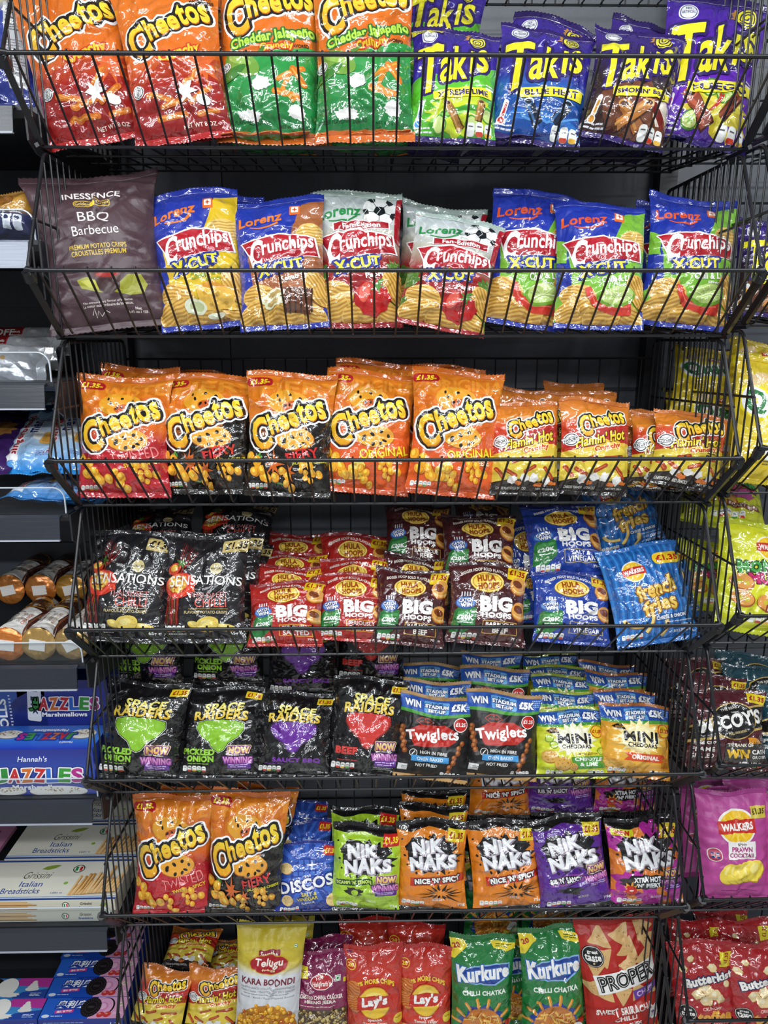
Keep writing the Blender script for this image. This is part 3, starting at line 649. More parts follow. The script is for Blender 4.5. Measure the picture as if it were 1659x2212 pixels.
def crunch(kind):
    A = 1.46; top = '#2638a0'
    lo = {'cheese': '#e0bc2a', 'kebab': '#a4623a', 'lime': '#7cb83a', 'fan': '#9a1c20'}[kind]
    base = [(0, '#2438a2'), (A, '#2438a2')] if kind != 'fan' else [(0, '#b8c2c4'), (.35, '#c8ccc8'), (.5, '#b8b4a0'), (.8, '#9a1c20'), (A, '#8a1820')]
    d = D(A, base, seal=top if kind != 'fan' else '#9fb0a8', seal2='#22349c' if kind != 'fan' else '#a01c24', nx=28, film='film')
    if kind != 'fan':
        d.a(lo, PG([(.76, .08), (1, .02), (1, .50), (.62, .50), (.70, .28)])); d.a(lo, PG([(.04, .62), (1, .5), (1, 1.06), (.94, A), (.30, A), (.08, 1.2)])); d.a(top, PG([(0, .5), (.10, .52), (.16, 1.0), (.10, A), (0, A)]))
        if kind == 'lime': d.a(lo, PG([(0, .44), (.10, .5), (.10, .75), (0, .72)])); d.a(lo, PG([(0, 1.15), (.1, 1.1), (.15, A), (0, A)]))
        chip(d, .86, .46, .17, .13, -10, '#e6c470', '#c89a44'); d.a('#e06a24', RC(.69, .15, .115, .125, 0, .012)); d.a('#f6efe6', RC(.69, .14, .08, .08, 0, .01)); d.a('#c8501c', ST(.69, .14, .035, .012, 4)); lorenz(d, '#e87a22' if kind != 'lime' else '#e0582a')
    else:
        d.a('#f2f2f0', EL(.76, .18, .19)); d.a('#1c2024', ST(.76, .18, .075, .062, 5, rot=20))
        for k in range(5): a = math.radians(72*k+20); d.a('#1c2024', PG([(.76+.19*math.cos(a+b), .18+.19*math.sin(a+b)) for b in (-.28, 0, .28)]+[(.76+.135*math.cos(a+.2), .18+.135*math.sin(a+.2)), (.76+.135*math.cos(a-.2), .18+.135*math.sin(a-.2))])); d.a('#1c2024', LN([(.76+.07*math.cos(a), .18+.07*math.sin(a)), (.76+.135*math.cos(a), .18+.135*math.sin(a))], .008))
        for k in range(7): d.a('#e6ebea', LN([(.02+.13*k, .02), (.12+.13*k, .16), (.04+.13*k, .30)], .006))
        d.a('#a81c28', PG([(.94, .0), (1, .0), (1, .6), (.93, .55)])); lorenz(d, '#2c8a4a'); d.a('#f2f2f0', RC(.55, .385, .66, .105, -4)); d.a('#a81c28', RC(.55, .385, .63, .085, -4)); d.text('#f7f7f5', 'Fan-Edition', .55, .385, .44, .06, rot=-4, bold=.035)
        for x, y, s in ((.05, .95, 1), (.96, .9, 2), (.06, 1.3, 3), (.94, 1.38, 4)): d.a('#4f7a2c', blob(x, y, .12, .14, 14, .5, s)); sprinkle(d, x-.08, y-.1, x+.08, y+.1, 14, '#8aa85a', .01, s)
    chips_word(d, .62)
    if kind == 'cheese': d.text('#8fa83a', 'Cheese & Onion', .68, .955, .50, .07, rot=-8, bold=.035); d.text('#8fa83a', 'Flavour', .72, 1.02, .22, .045, rot=-8, bold=.03)
    if kind == 'kebab': d.text('#f4f0ea', 'Kebab Style', .70, .97, .42, .07, rot=-8, bold=.035)
    if kind == 'lime': d.text('#f4f0ea', 'Chili & Lime', .70, .96, .42, .07, rot=-8, bold=.035); d.text('#f4f0ea', 'Flavour', .76, 1.03, .2, .045, rot=-8, bold=.03)
    if kind == 'fan': d.text('#f4f0ea', 'Paprika', .74, .97, .30, .075, rot=-8, bold=.04)
    for i, (x, y, r) in enumerate(((.24, 1.17, 12), (.20, 1.34, -20), (.78, 1.38, 15), (.94, 1.1, 60), (.52, 1.40, -5))): chip(d, x, y, .21, .14, r, '#e4b95c', '#bf8a38')
    if kind == 'cheese': d.a('#e8b84a', PG([(.48, 1.10), (.66, 1.04), (.90, 1.14), (.90, 1.36), (.50, 1.34)])); d.a('#d8963a', PG([(.48, 1.10), (.66, 1.04), (.90, 1.14)])); [d.a('#c99a34', EL(x, y, .022, .017)) for x, y in ((.58, 1.18), (.72, 1.2), (.8, 1.28), (.62, 1.29))]; d.a('#dfe4c8', EL(.44, 1.30, .13, .08, 10)); d.a('#b6bf8e', EL(.46, 1.30, .08, .05, 10)); d.a('#e9ecd8', EL(.66, 1.40, .10, .03)); d.a('#cfd4b4', EL(.66, 1.40, .07, .017))
    if kind == 'kebab':
        d.a('#6a3a22', PG([(.52, 1.08), (.86, 1.10), (.80, 1.38), (.50, 1.34)])); [d.a('#3a1f14', LN([(.55+.06*k, 1.1), (.52+.06*k, 1.36)], .018)) for k in range(6)]
        for x, y in ((.36, 1.2), (.42, 1.16), (.40, 1.25)): d.a('#e4e6c0', EL(x, y, .11, .055, -15)); d.a('#b89a5a', EL(x, y, .075, .032, -15))
    if kind == 'lime':
        d.a('#d0392a', LN(CV((.34, 1.08), (.38, 1.36), (.84, 1.30)), .06, .13)); d.a('#ee7560', LN(CV((.36, 1.12), (.42, 1.34), (.80, 1.28)), .014)); d.a('#6f9f2c', EL(.68, 1.17, .20, .12, -12)); d.a('#b4cf72', EL(.68, 1.155, .18, .10, -12)); [d.a('#dce8b0', LN([(.68, 1.17), (.68+.15*math.cos(a), 1.155+.085*math.sin(a))], .008)) for a in np.linspace(0, 6.2, 9)]
    if kind == 'fan': d.a('#b81c1c', blob(.66, 1.22, .22, .20, 9, .12, 3)); d.a('#e2604e', EL(.58, 1.16, .06, .11, 20)); d.a('#8c1014', LN(CV((.70, 1.08), (.66, 1.2), (.70, 1.38)), .016)); d.a('#4c8a34', ST(.72, 1.10, .09, .03, 5)); d.a('#4c8a34', LN([(.72, 1.10), (.78, 1.02)], .03))
    return d
G['brown'] = brown()
for k in ('cheese', 'kebab', 'lime', 'fan'): G['ridged_'+k] = crunch(k)

def uk_cheetos(kind):
    A = 1.36; lowc = {'twisted': '#b8202a', 'fiery': '#17130f', 'original': '#dd5a22'}[kind]
    b = [(0, '#d9781c'), (.36, '#e07c1c'), (.60, '#d9661c' if kind != 'fiery' else '#c46a18'), (.78, lowc), (A, lowc)]
    d = D(A, b, seal='#c8651c', seal2={'twisted': '#b8202a', 'fiery': '#1c1712', 'original': '#c8501c'}[kind], nx=28)
    gh = {'twisted': 'TWISTED', 'fiery': 'FIERY', 'original': 'ORIGINAL'}[kind]
    d.text('#e8912c', gh, .62, .13, .95, .16, rot=-5, bold=.03, jit=.15); d.text('#d2691a', gh, .46, .33, 1.05, .18, rot=-5, bold=.03, jit=.2)
    if kind == 'fiery':
        sprinkle(d, .0, .52, 1, .72, 90, '#2a1a0e', .011, 3); sprinkle(d, .7, .35, 1, .6, 60, '#2a1a0e', .012, 4); d.a('#17130f', PG([(.72, .62), (.86, .48), (1, .42), (1, .9), (.6, .9)]))
    sprinkle(d, 0, .05, 1, .5, 40, '#f0a24a', .006, 8)
    d.a('#b8661a', EL(.50, .335, .245, .15)); d.a('#e6a02c', EL(.49, .325, .24, .15)); d.a('#c8581c', EL(.55, .38, .13, .07)); spots(d, .48, .30, .21, .11, 7, 3)
    d.a('#a8541a', EL(.585, .765, .235, .135)); d.a('#eda634', EL(.58, .755, .23, .13)); spots(d, .60, .78, .19, .10, 8, 6, r=.026)
    cheetos(d, .50, .545, .90, -20)
    d.a('#b01c24', RC(.145, .085, .29, .105, 2, .05)); d.text('#f7dc22', '£1.35-', .15, .085, .22, .065, rot=1, shear=.2, bold=.05)
    if kind == 'twisted': d.text('#ef8a86', 'TWISTED', .66, .935, .52, .115, rot=-13, bold=.0, jit=.2); d.text('#f6d22a', 'SWEET & SPICY', .74, 1.03, .40, .048, rot=-9, bold=.03); fine(d, .66, 1.065, .24, .03, 1, '#e8a08a'); chilli(d, (.50, 1.10), (.50, 1.16), (.36, 1.17), .05)
    if kind == 'fiery': d.text('#dd2b2a', 'FIERY', .68, .935, .38, .115, rot=-13, bold=.03, jit=.25); d.text('#d9d23a', 'JALAPEÑO & CHEESE', .76, 1.02, .40, .045, rot=-6, bold=.03); fine(d, .66, 1.055, .24, .03, 1, '#d9d23a'); chilli(d, (.16, .98), (.10, 1.12), (.16, 1.18), .075, '#3f8a34', '#5aa03c'); chilli(d, (.30, 1.22), (.38, 1.28), (.50, 1.29), .05, '#3f8a34'); d.a('#d2621c', ST(.34, 1.06, .11, .04, 8, jag=.6, seed=4, sy=1.4)); d.a('#d2621c', ST(.52, 1.15, .07, .03, 7, jag=.6, seed=6, sy=1.6))
    if kind == 'original': d.text('#f6dc2a', 'ORIGINAL', .70, .94, .56, .105, rot=-9, bold=.02, jit=.12); d.text('#f8e6c2', 'CHEESE', .80, 1.035, .24, .06, rot=-5, bold=.04); d.a('#edc23a', PG([(.30, 1.12), (.44, 1.03), (.50, 1.10), (.46, 1.26), (.30, 1.27)])); d.a('#f6dc6a', PG([(.30, 1.12), (.44, 1.03), (.50, 1.10), (.36, 1.16)])); [d.a('#c9982a', EL(x, y, .018, .014)) for x, y in ((.36, 1.2), (.42, 1.17), (.38, 1.1), (.43, 1.23))]
    for p in ((.14, 1.08, .13, 60), (.24, 1.17, .12, 25), (.50, 1.22, .095, 70), (.78, 1.10, .10, 40), (.72, 1.17, .07, 60)): puff(d, *p)
    nut(d, .04, 1.31, .24, 5)
    return d
def flamin(big=True):
    A = 1.32 if big else 1.0; s = A/1.32
    d = D(A, [(0, '#c9722a'), (.22*s, '#dd8426'), (.34*s, '#cf4a1e'), (.58*s, '#c0281c'), (.70*s, '#d8b83a'), (A, '#d9c04a')], seal='#bd6a2a', seal2='#231d1a', nx=24)
    d.a('#b3251b', PG([(0, .58*s), (.5, .44*s), (1, .30*s), (1, .60*s), (.6, .66*s), (0, .78*s)])); d.a('#e2b92e', blob(.72, .70*s, .3, .14*s, 16, .5, 3)); d.a('#dcc342', PG([(0, .86*s), (.4, .76*s), (1, .66*s), (1, 1.14*s), (0, 1.14*s)]))
    d.a('#2a211c', PG([(0, 1.2*s), (.3, 1.14*s), (.7, 1.18*s), (1, 1.08*s), (1, A), (0, A)]))
    cheetos(d, .58, .30*s, .70, -14, o1='#f2ece2')
    t = JN(TX("Flamin'", .40, .60*s, .46, .15*s, rot=-14, shear=.25, bold=.03), TX('Hot', .79, .50*s, .24, .16*s, rot=-14, shear=.25, bold=.03)); d.a('#5a1410', DIL(t, .012)); d.a('#f4dc2e', t)
    d.text('#c8301c', 'Crunchy', .64, .70*s, .40, .10*s, rot=-13, shear=.2, bold=.05, out=((.014, '#f0d87a'),))
    export_mark(d, .12, .60*s, .10, -10)
    for p in ((.30, .90, .46, .84), (.60, .86, .86, .82), (.20, 1.02, .34, 1.10), (.78, .98, .90, 1.12), (.48, 1.04, .62, .96), (.06, 1.0, .16, 1.12)): stick(d, p[0], p[1]*s, p[2], p[3]*s, .055, '#a83a1a', '#cf6a30')
    for x, y, q in ((.48, 1.13, 1), (.30, 1.16, 2), (.80, 1.16, 3), (.62, 1.12, 5)): d.a('#e8e6e2', blob(x, y*s, .075, .07*s, 8, .6, q))
    for x, y, q in ((.4, 1.2, 7), (.7, 1.22, 8), (.9, 1.2, 9)): d.a('#d9742a', blob(x, y*s, .08, .03, 8, .6, q))
    d.text('#f0ece4', 'CHEESE FLAVORED SNACKS', .30, 1.275*s, .44, .035, bold=.02); d.text('#f0ece4', 'NET WT (35.4 g)', .80, 1.28*s, .26, .03, bold=.02)
    if not big: fine(d, .70, .66*s, .22, .10, 3, '#4a3a14')
    return d
for k in ('twisted', 'fiery', 'original'): G['puff_'+k] = uk_cheetos(k)
G['hot'] = flamin(True); G['hot_small'] = flamin(False)

def sensations():
    A = 1.25; d = D(A, [(0, '#1e1d20'), (A, '#1c1b1e')], seal='#1a191c', nx=26, back='#1c1b1e')
    rs = np.random.RandomState(3)
    for k in range(10): d.a(['#6a1a14', '#a8281c', '#8a2418', '#4a1410'][k % 4], LN(CV((.16+.014*k, .55-.02*k), (.20+.02*k, .3), (.26+.018*k, .06+.012*k)), .012, .004))
    for k in range(14): d.a(['#5a1614', '#a8241e', '#c8381e', '#7a1a20', '#8a6a1c'][k % 5], LN(CV((.05+.014*k, .64), (.04+.012*k, .85), (.02+.016*k, 1.08)), .012, .005))
    for i in range(9):
        for j in range(8): d.a('#4a1a1a', EL(.28+.03*i+.01*j, .34-.03*j+.006*i, .006*(1-.08*j), n=6))
    for i in range(7):
        for j in range(6): d.a('#5a1a1a', EL(.04+.035*i, .86+.03*j, .007*(1-.1*j), n=6))
    d.a('#d83a26', EL(.22, .60, .20, .155, -15)); d.a('#ee6a44', EL(.19, .57, .15, .11, -15)); d.a('#d9a23a', EL(.19, .59, .12, .09, -15)); sprinkle(d, .09, .48, .29, .68, 40, '#f2d25a', .016, 5); sprinkle(d, .09, .48, .29, .68, 20, '#a8401c', .012, 6)
    d.a('#d8452a', EL(.15, .40, .09, .06, -30)); d.a('#efc04a', EL(.15, .39, .05, .035, -30)); d.a('#4c7a2c', ST(.24, .33, .07, .03, 5))
    for q in ((.31, .47, .42, .60), (.24, .74, .40, .68)): d.a('#f2553a', LN(CV((q[0], q[1]), (.42, .55), (q[2], q[3])), .03))
    d.a('#d6bf7a', RC(.86, .105, .30, .155)); d.text('#1c1a18', '£1.35', .865, .10, .25, .095, bold=.045, shear=.1); fine(d, .9, .16, .08, .02, 1, '#4a4030')
    d.a('#d8c890', EL(.66, .385, .075)); d.text('#1c1a18', 'WALKERS', .66, .385, .13, .03, bold=.03)
    w = TX('SENSATIONS', .53, .545, .86, .115, arc=.02, bold=.01, shear=.05, grow=-.25); d.a('#f4f2ee', w)
    d.text('#e88a86', 'THAI SWEET', .58, .72, .46, .068, bold=-.005); d.text('#ee5a4c', 'CHILLI', .61, .815, .38, .105, bold=0.0); d.a('#cfae6a', RC(.58, .89, .48, .006)); d.text('#d8c48a', 'FLAVOUR POTATO CRISPS', .55, .93, .52, .036, bold=.02)
    for x, y, rx, ry, r in ((.42, 1.08, .09, .04, 15), (.78, 1.11, .12, .04, 8), (.58, 1.07, .13, .09, -10)): d.a('#a8842c', EL(x, y+.012, rx, ry, r)); d.a('#e2c65a', EL(x, y, rx, ry, r)); d.a('#f0de88', EL(x-.02, y-.015, rx*.5, ry*.45, r))
    sprinkle(d, .46, 1.0, .7, 1.14, 14, '#a8903c', .005, 4)
    nut(d, -.0+.02, 1.13, .30, 5); fine(d, .02, 1.185, .4, .02, 1, '#cfcfcf'); d.text('#e8e8e6', '65g ℮', .90, 1.19, .14, .045, bold=.02)
    return d
def hula(kind):
    A = 1.05; c = {'red': '#ad2620', 'maroon': '#4a1d1f', 'blue': '#23419c'}[kind]; c2 = {'red': '#8e1c1c', 'maroon': '#38161a', 'blue': '#1a3080'}[kind]
    d = D(A, [(0, c), (A, c)], seal=c2, nx=24, depth=.40)
    v = TX('BIGGER HOOP BOLD FLAVOUR', .44, .10, .60, .05, arc=.075, bold=.035); d.a('#f2ece0', v)
    d.a('#8a5a14', EL(.47, .255, .225, .145)); d.a('#f4d86a', EL(.47, .25, .22, .14)); d.a('#a8741c', EL(.47, .25, .195, .118)); d.a('#f0cc52', EL(.47, .25, .185, .11))
    d.text('#9c4a14', 'HULA', .46, .20, .24, .095, rot=-6, bold=.06); d.text('#9c4a14', 'HOOPS', .49, .305, .28, .09, rot=-6, bold=.06)
    t = TX('BIG', .60, .545, .44, .215, rot=-2, bold=.06, grow=-.1); d.a(c2, DIL(t, .012)); d.a('#f6f4f0', t); d.text('#f6f4f0', 'HOOPS', .61, .70, .40, .075, bold=.05)
    sprinkle(d, .36, .40, .84, .66, 10, '#f6f4f0', .008, 3)
    d.a('#e8c81c', RC(.86, .085, .24, .20, 3)); d.text('#a01c1c', '£1.35', .86, .07, .20, .085, rot=2, bold=.045)
    for x, y, r in ((.90, .26, 0), (.93, .62, 1)):
        d.a('#a85a1c', EL(x, y, .125, .135, 20)); d.a('#e0a04a', EL(x, y-.01, .12, .125, 20)); d.a('#7a3a14', EL(x-.02, y-.03, .07, .055, 20)); d.a('#f2c77c', LN(CV((x-.09, y+.04), (x, y+.13), (x+.1, y+.03)), .02))
    d.a('#2f7a3c', PG([(.06, .66), (.14, .60), (.34, .62), (.33, .86), (.20, .97), (.02, .97)])); d.a('#4c9a54', PG([(.10, .68), (.32, .66), (.32, .70), (.09, .74)]))
    d.a('#2f5aa8', EL(.19, .555, .13, .09)); d.a('#6f9ad8', EL(.19, .55, .115, .075)); d.text('#f6f6f4', 'CATCH', .19, .52, .18, .055, rot=-5, bold=.05, out=((.008, '#24408a'),)); d.text('#f6f6f4', 'WIN', .20, .585, .15, .06, rot=-5, bold=.05, out=((.008, '#24408a'),)); [d.a('#dfe6ee', RC(.14+.035*k, .43, .016, .06)) for k in range(4)]
    d.text('#f4f6f2', '£20K', .20, .76, .22, .065, bold=.05); fine(d, .10, .81, .22, .03, 1, '#e8efe8')
    bc = {'red': '#e8b02a', 'maroon': '#c8a04a', 'blue': '#c8b04a'}[kind]
    d.a(bc, RC(.66, .865, .46, .175)); d.a(c, RC(.66, .865, .44, .155)); l1, l2 = {'red': ('SERIOUSLY', 'SALTED'), 'maroon': ('BARBECUE', 'BEEF'), 'blue': ('SALT &', 'VINEGAR')}[kind]
    d.text('#f6f2ea', l1, .66, .825, .38 if kind != 'blue' else .26, .055, bold=.03); d.text('#f6f2ea', l2, .66, .90, .36 if kind != 'maroon' else .2, .07, bold=.03)
    nut(d, .06, 1.0, .32, 5); d.text('#f0eeea', '70g ℮', .88, 1.0, .14, .04, bold=.02)
    return d
def fries():
    A = 1.2; d = D(A, '#2268b4', seal='#2268b4', nx=26, back='#2060a8')
    for k in range(13): d.a('#3a86d0', RC(.02+.08*k, .6, .022, A, 0))
    for k in range(13): d.a('#1c559c', RC(.06+.08*k, .6, .016, A, 0))
    walkers(d, .34, .30, .13); flash(d, .80, .185, .36, .15, '£1.35', '#f0c822', '#b3161c', -3, .06)
    for i, (w, y) in enumerate((('french', .56), ('fries', .77))): d.text('#f6d66a-#e8b43a', w, .55, y, .52 if i == 0 else .44, .20, rot=-12, shear=.15, bold=.03, jit=.12, seed=i+2, out=((.016, '#8a5a1c'),))
    d.a('#1d4f94', RC(.66, .94, .42, .07, -2)); d.text('#f3f3f0', 'CHEESE & ONION', .66, .94, .38, .045, rot=-2, bold=.04)
    for p in (((.10, .92), (.14, 1.04), (.32, 1.02)), ((.44, .90), (.44, 1.0), (.34, 1.1)), ((.60, .98), (.62, 1.08), (.52, 1.16))): d.a('#a8762a', LN(CV(*p), .05)); d.a('#f0d27a', LN(CV(*p)-[.004, .006], .038))
    d.text('#eef3f8', 'flavour crispy potato sticks', .76, 1.005, .34, .024); d.text('#f3f6fa', '✓ NO ARTIFICIAL', .80, 1.065, .32, .032, bold=.03); d.text('#f3f6fa', '✓ 30% LESS FAT', .78, 1.125, .32, .034, bold=.03); nut(d, .05, 1.13, .25, 5); d.text('#f3f6fa', '54g', .93, 1.16, .08, .035, bold=.02)
    return d
def walkers(d, cx, cy, r, ribbon='#c8281c'):
    d.a('#f4f0e6', EL(cx, cy, r*1.12)); d.a('#f2c21c', EL(cx, cy, r)); d.a('#f6dc5a', ST(cx, cy, r*.95, r*.4, 12)); d.a('#e2b018', EL(cx, cy, r*.4)); d.a(ribbon, PG([(cx-r*1.12, cy-r*.28), (cx, cy-r*.5), (cx+r*1.1, cy-r*.42), (cx+r*1.12, cy+r*.38), (cx, cy+r*.34), (cx-r*1.1, cy+r*.5)])); d.text('#f7f5f0', 'WALKERS', cx, cy-.01*r, r*1.9, r*.46, rot=-4, bold=.05)
G['chilli_black'] = sensations(); G['fries'] = fries()
for k in ('red', 'maroon', 'blue'): G['hoop_'+k] = hula(k)
def raiders(kind):
    A = 1.16; d = D(A, '#121113', seal='#0e0d0f', nx=26, back='#121113')
    c = {'onion': '#8fc832', 'bbq': '#6a2a9a', 'beef': '#d23a34'}[kind]; fl = {'onion': 'PICKLED', 'bbq': 'SAUCY BBQ', 'beef': 'BEEF'}[kind]
    # plain shield in the flavour colour
    h = [(.20, .44), (.34, .40), (.50, .39), (.66, .40), (.80, .44), (.81, .52), (.74, .62), (.62, .70), (.56, .80), (.50, .83), (.44, .80), (.38, .70), (.26, .62), (.19, .52)]
    d.a('#f2f2f0' if kind == 'onion' else c, DIL(PG(h), .014)); d.a('#121113', DIL(PG(h), .008)); d.a(c, PG(h))
    t = JN(TX('SPACE', .53, .225, .50, .11, shear=.2, bold=.035, grow=-.15), TX('RAIDERS', .50, .335, .70, .125, shear=.1, bold=.035, arc=.02)); d.a('#0e0d0f', DIL(t, .014)); d.a('#f8f080-#e8b81c', t)
    if kind == 'bbq': d.text('#7a34a8', 'SAUCY BBQ', .55, .945, .66, .075, bold=.05)
    elif kind == 'beef': d.text('#d8403a', 'BEEF', .22, .875, .30, .095, bold=.06)
    else: d.text('#9ad63a', 'PICKLED', .24, .835, .42, .085, bold=.06); d.text('#9ad63a', 'ONION', .26, .93, .36, .085, bold=.06)
    fine(d, .10, .985, .3, .022, 1, c)
    if kind != 'bbq': now(d, .74, .90, .36)
    nut(d, .03, 1.07, .32, 5); fine(d, .60, 1.06, .3, .04, 2, '#9a9a9a'); d.text('#e8e8e6', '70g ℮', .90, 1.12, .14, .04, bold=.02); d.a('#e8c81c', RC(.88, .07, .2, .09, 3)); d.text('#a01c1c', '£1.35', .88, .07, .16, .055, rot=3, bold=.04)
    return d
def now(d, cx, cy, w):
    d.text('#fbe6a0-#e8a42a', 'NOW', cx+.02, cy-.10, w*.72, w*.27, bold=.07, out=((.014, '#7a3a8a'), (.022, '#f4d8a0'))); d.a('#2a1a3a', RC(cx+.02, cy-.035, w*.7, w*.09)); fine(d, cx-w*.3, cy-.05, w*.62, .025, 1, '#f2e6c2')
    d.text('#f0a8d8-#b85ab0', 'WINNING', cx, cy+.035, w*.98, w*.25, bold=.05, out=((.012, '#6a2a7a'),)); d.a('#5a2a8a', RC(cx+.02, cy+.115, w*.8, w*.2, 0, .01)); fine(d, cx-w*.34, cy+.085, w*.72, .055, 2, '#d8b8e8', cen=True)
def stadium(d, s=1.0):
    """The blue competition banner across the top of a pack."""
    d.a('#2a58b0', PG([(0, 0), (1, 0), (1, .17*s), (.5, .22*s), (0, .19*s)])); d.a('#4c9a3a', PG([(0, .19*s), (.5, .22*s), (1, .17*s), (1, .215*s), (.5, .27*s), (0, .235*s)]))
    for i in range(5):
        for j in range(4): d.a('#a8c8ee', EL(.88+.024*i, .03+.028*j, .009, n=7))
    d.text('#f6f6f4', 'WIN', .165, .105*s, .22, .10*s, bold=.05, out=((.008, '#1c3a80'),)); d.a('#6fb0e6', RC(.49, .115*s, .34, .17*s, 0, .02)); d.a('#cfe6f8', RC(.49, .115*s, .34, .012)); d.text('#163a7a', 'A HOME', .49, .055*s, .16, .035*s, bold=.04); d.text('#f6f6f4', 'STADIUM', .49, .10*s, .32, .055*s, bold=.06, out=((.008, '#163a7a'),)); d.text('#f6f6f4', 'SET-UP', .49, .165*s, .24, .05*s, bold=.06, out=((.008, '#163a7a'),)); d.text('#f6f6f4', '£5K', .80, .10*s, .22, .11*s, bold=.06, out=((.010, '#1c3a80'),))
def jacobs(d, x, y, c, fg):
    d.a(fg, PG([(x-.13, y), (x-.05, y-.055), (x+.05, y-.055), (x+.13, y), (x+.05, y+.055), (x-.05, y+.055)])); d.a(c, PG([(x-.118, y), (x-.045, y-.046), (x+.045, y-.046), (x+.118, y), (x+.045, y+.046), (x-.045, y+.046)])); d.text(fg, "JACOB'S", x, y+.004, .15, .034, bold=.03); d.a(fg, ST(x, y-.032, .016, .007, 5))
def twiglets():
    A = 1.12; d = D(A, '#1f1d1e', seal='#a8804a', seal2='#b08850', nx=25, film='satin'); stadium(d); 
    d.a('#b8281f', PG([(.10, .50), (.26, .40), (.62, .36), (.78, .44), (.80, .58), (.70, .66), (.40, .70), (.22, .70)])); jacobs(d, .34, .34, '#1f1d1e', '#c8402a')
    d.text('#f6f4f0', 'Twiglets', .46, .54, .74, .20, rot=-8, bold=.03, jit=.12, seed=4)
    d.a('#f2f0ec', EL(.84, .34, .10)); d.a('#c3231e', EL(.84, .34, .09)); d.text('#f6f4f0', '£1.25', .84, .335, .14, .055, bold=.04)
    d.text('#ece9e4', 'HIGH IN FIBRE', .50, .775, .38, .045, jit=.06, bold=.015); d.a('#ece9e4', EL(.22, .80, .055)); d.a('#1f1d1e', EL(.22, .80, .047)); d.a('#ece9e4', LN([(.20, .83), (.24, .77)], .012))
    d.a('#4a9ad8', RC(.46, .865, .52, .085, -2)); d.text('#f4f6f8', 'OVEN BAKED', .46, .865, .36, .05, rot=-2, bold=.02); d.text('#ece9e4', 'NOT FRIED', .42, .96, .30, .045, rot=-2, jit=.06, bold=.015)
    for x0, y0, x1, y1 in ((.88, .60, .72, 1.02), (.03, .46, .09, .78)):
        for k in range(7): q = k/6; d.a('#8a4a22', EL(x0+(x1-x0)*q+.01*(-1)**k, y0+(y1-y0)*q, .035, .042, 20)); d.a('#c07a44', EL(x0+(x1-x0)*q+.01*(-1)**k-.008, y0+(y1-y0)*q-.01, .018, .022, 20))
    d.a('#d8d8d6', RC(.10, 1.02, .13, .09)); nut(d, .62, 1.07, .28, 5); fine(d, .08, 1.0, .1, .04, 2, '#555555')
    return d
def cheddar(kind):
    A = 1.05; lime = kind == 'lime'; c = '#c8d42a' if lime else '#e0962a'
    d = D(A, vign('#ecec4a' if lime else '#f6c84a', c, .5, .5, .6, A), seal='#a8b83a' if lime else '#a8642a', seal2='#c2d030' if lime else '#c8842a', nx=25, back=c); stadium(d, 1.05)
    jacobs(d, .24, .325 if lime else .32, '#1f1d1e', '#d89a2a'); d.a('#f6f2c8' if lime else '#fbe49a', ST(.52, .48, .36, .25, 16, sy=.8)); d.a('#f9f6d8' if lime else '#fcedb4', EL(.52, .49, .28, .19))
    d.text('#1c1b1c', 'MiNi' if lime else 'MINI', .53, .46, .50, .165, bold=.035, shear=-.05, grow=.1); d.text('#1c1b1c', 'CHEDDARS', .55, .585, .44, .065, bold=.04)
    d.a('#c33a1e', EL(.88, .35, .10)); d.a('#f2c42a', EL(.88, .35, .088)); d.text('#b3231e', '£1.25', .88, .345, .15, .06, bold=.05)
    if lime:
        d.a('#f2e23a', RC(.70, .70, .36, .05)); d.text('#1c1b1c', 'LIMITED EDITION', .70, .70, .32, .03, bold=.03); d.a('#4c9a3a', PG([(.46, .75), (.96, .73), (.97, .92), (.52, .94)])); d.text('#f4f6ee', 'CHIPOTLE', .72, .785, .40, .06, bold=.04); d.text('#f4f6ee', '& LIME', .72, .865, .26, .06, bold=.04)
        for x, y in ((.16, .46), (.22, .56), (.92, .66)): d.a('#6a9a24', EL(x, y, .06)); d.a('#c6de5a', EL(x, y, .048))
    else: d.a('#d8481e', PG([(.30, .71), (.86, .71), (.92, .77), (.86, .83), (.30, .83), (.36, .77)])); d.text('#f8f2e4', 'ORIGINAL', .60, .77, .40, .065, bold=.05)
    for x, y, r in (((.16, .74, .11), (.34, .85, .12), (.5, .9, .06)) if lime else ((.10, .97, .13), (.30, 1.02, .12))): d.a('#a8661c', EL(x+.01, y+.015, r, r*.9)); d.a('#dba94e', EL(x, y, r, r*.9)); [d.a('#a8742a', EL(x+r*.55*math.cos(q), y+r*.5*math.sin(q), .010, n=7)) for q in np.linspace(0, 6, 7)]; d.a('#a8742a', EL(x, y, .01, n=7))
    if not lime: [d.a('#c2781c', RC(.90, .78+.06*k, .12, .045)) for k in range(3)]
    nut(d, .12, 1.0, .24, 4); nut(d, .70, 1.0, .24, 4)
    return d
for k in ('onion', 'bbq', 'beef'): G['space_'+k] = raiders(k)
G['twig'] = twiglets(); G['mini_lime'] = cheddar('lime'); G['mini_orange'] = cheddar('orig')

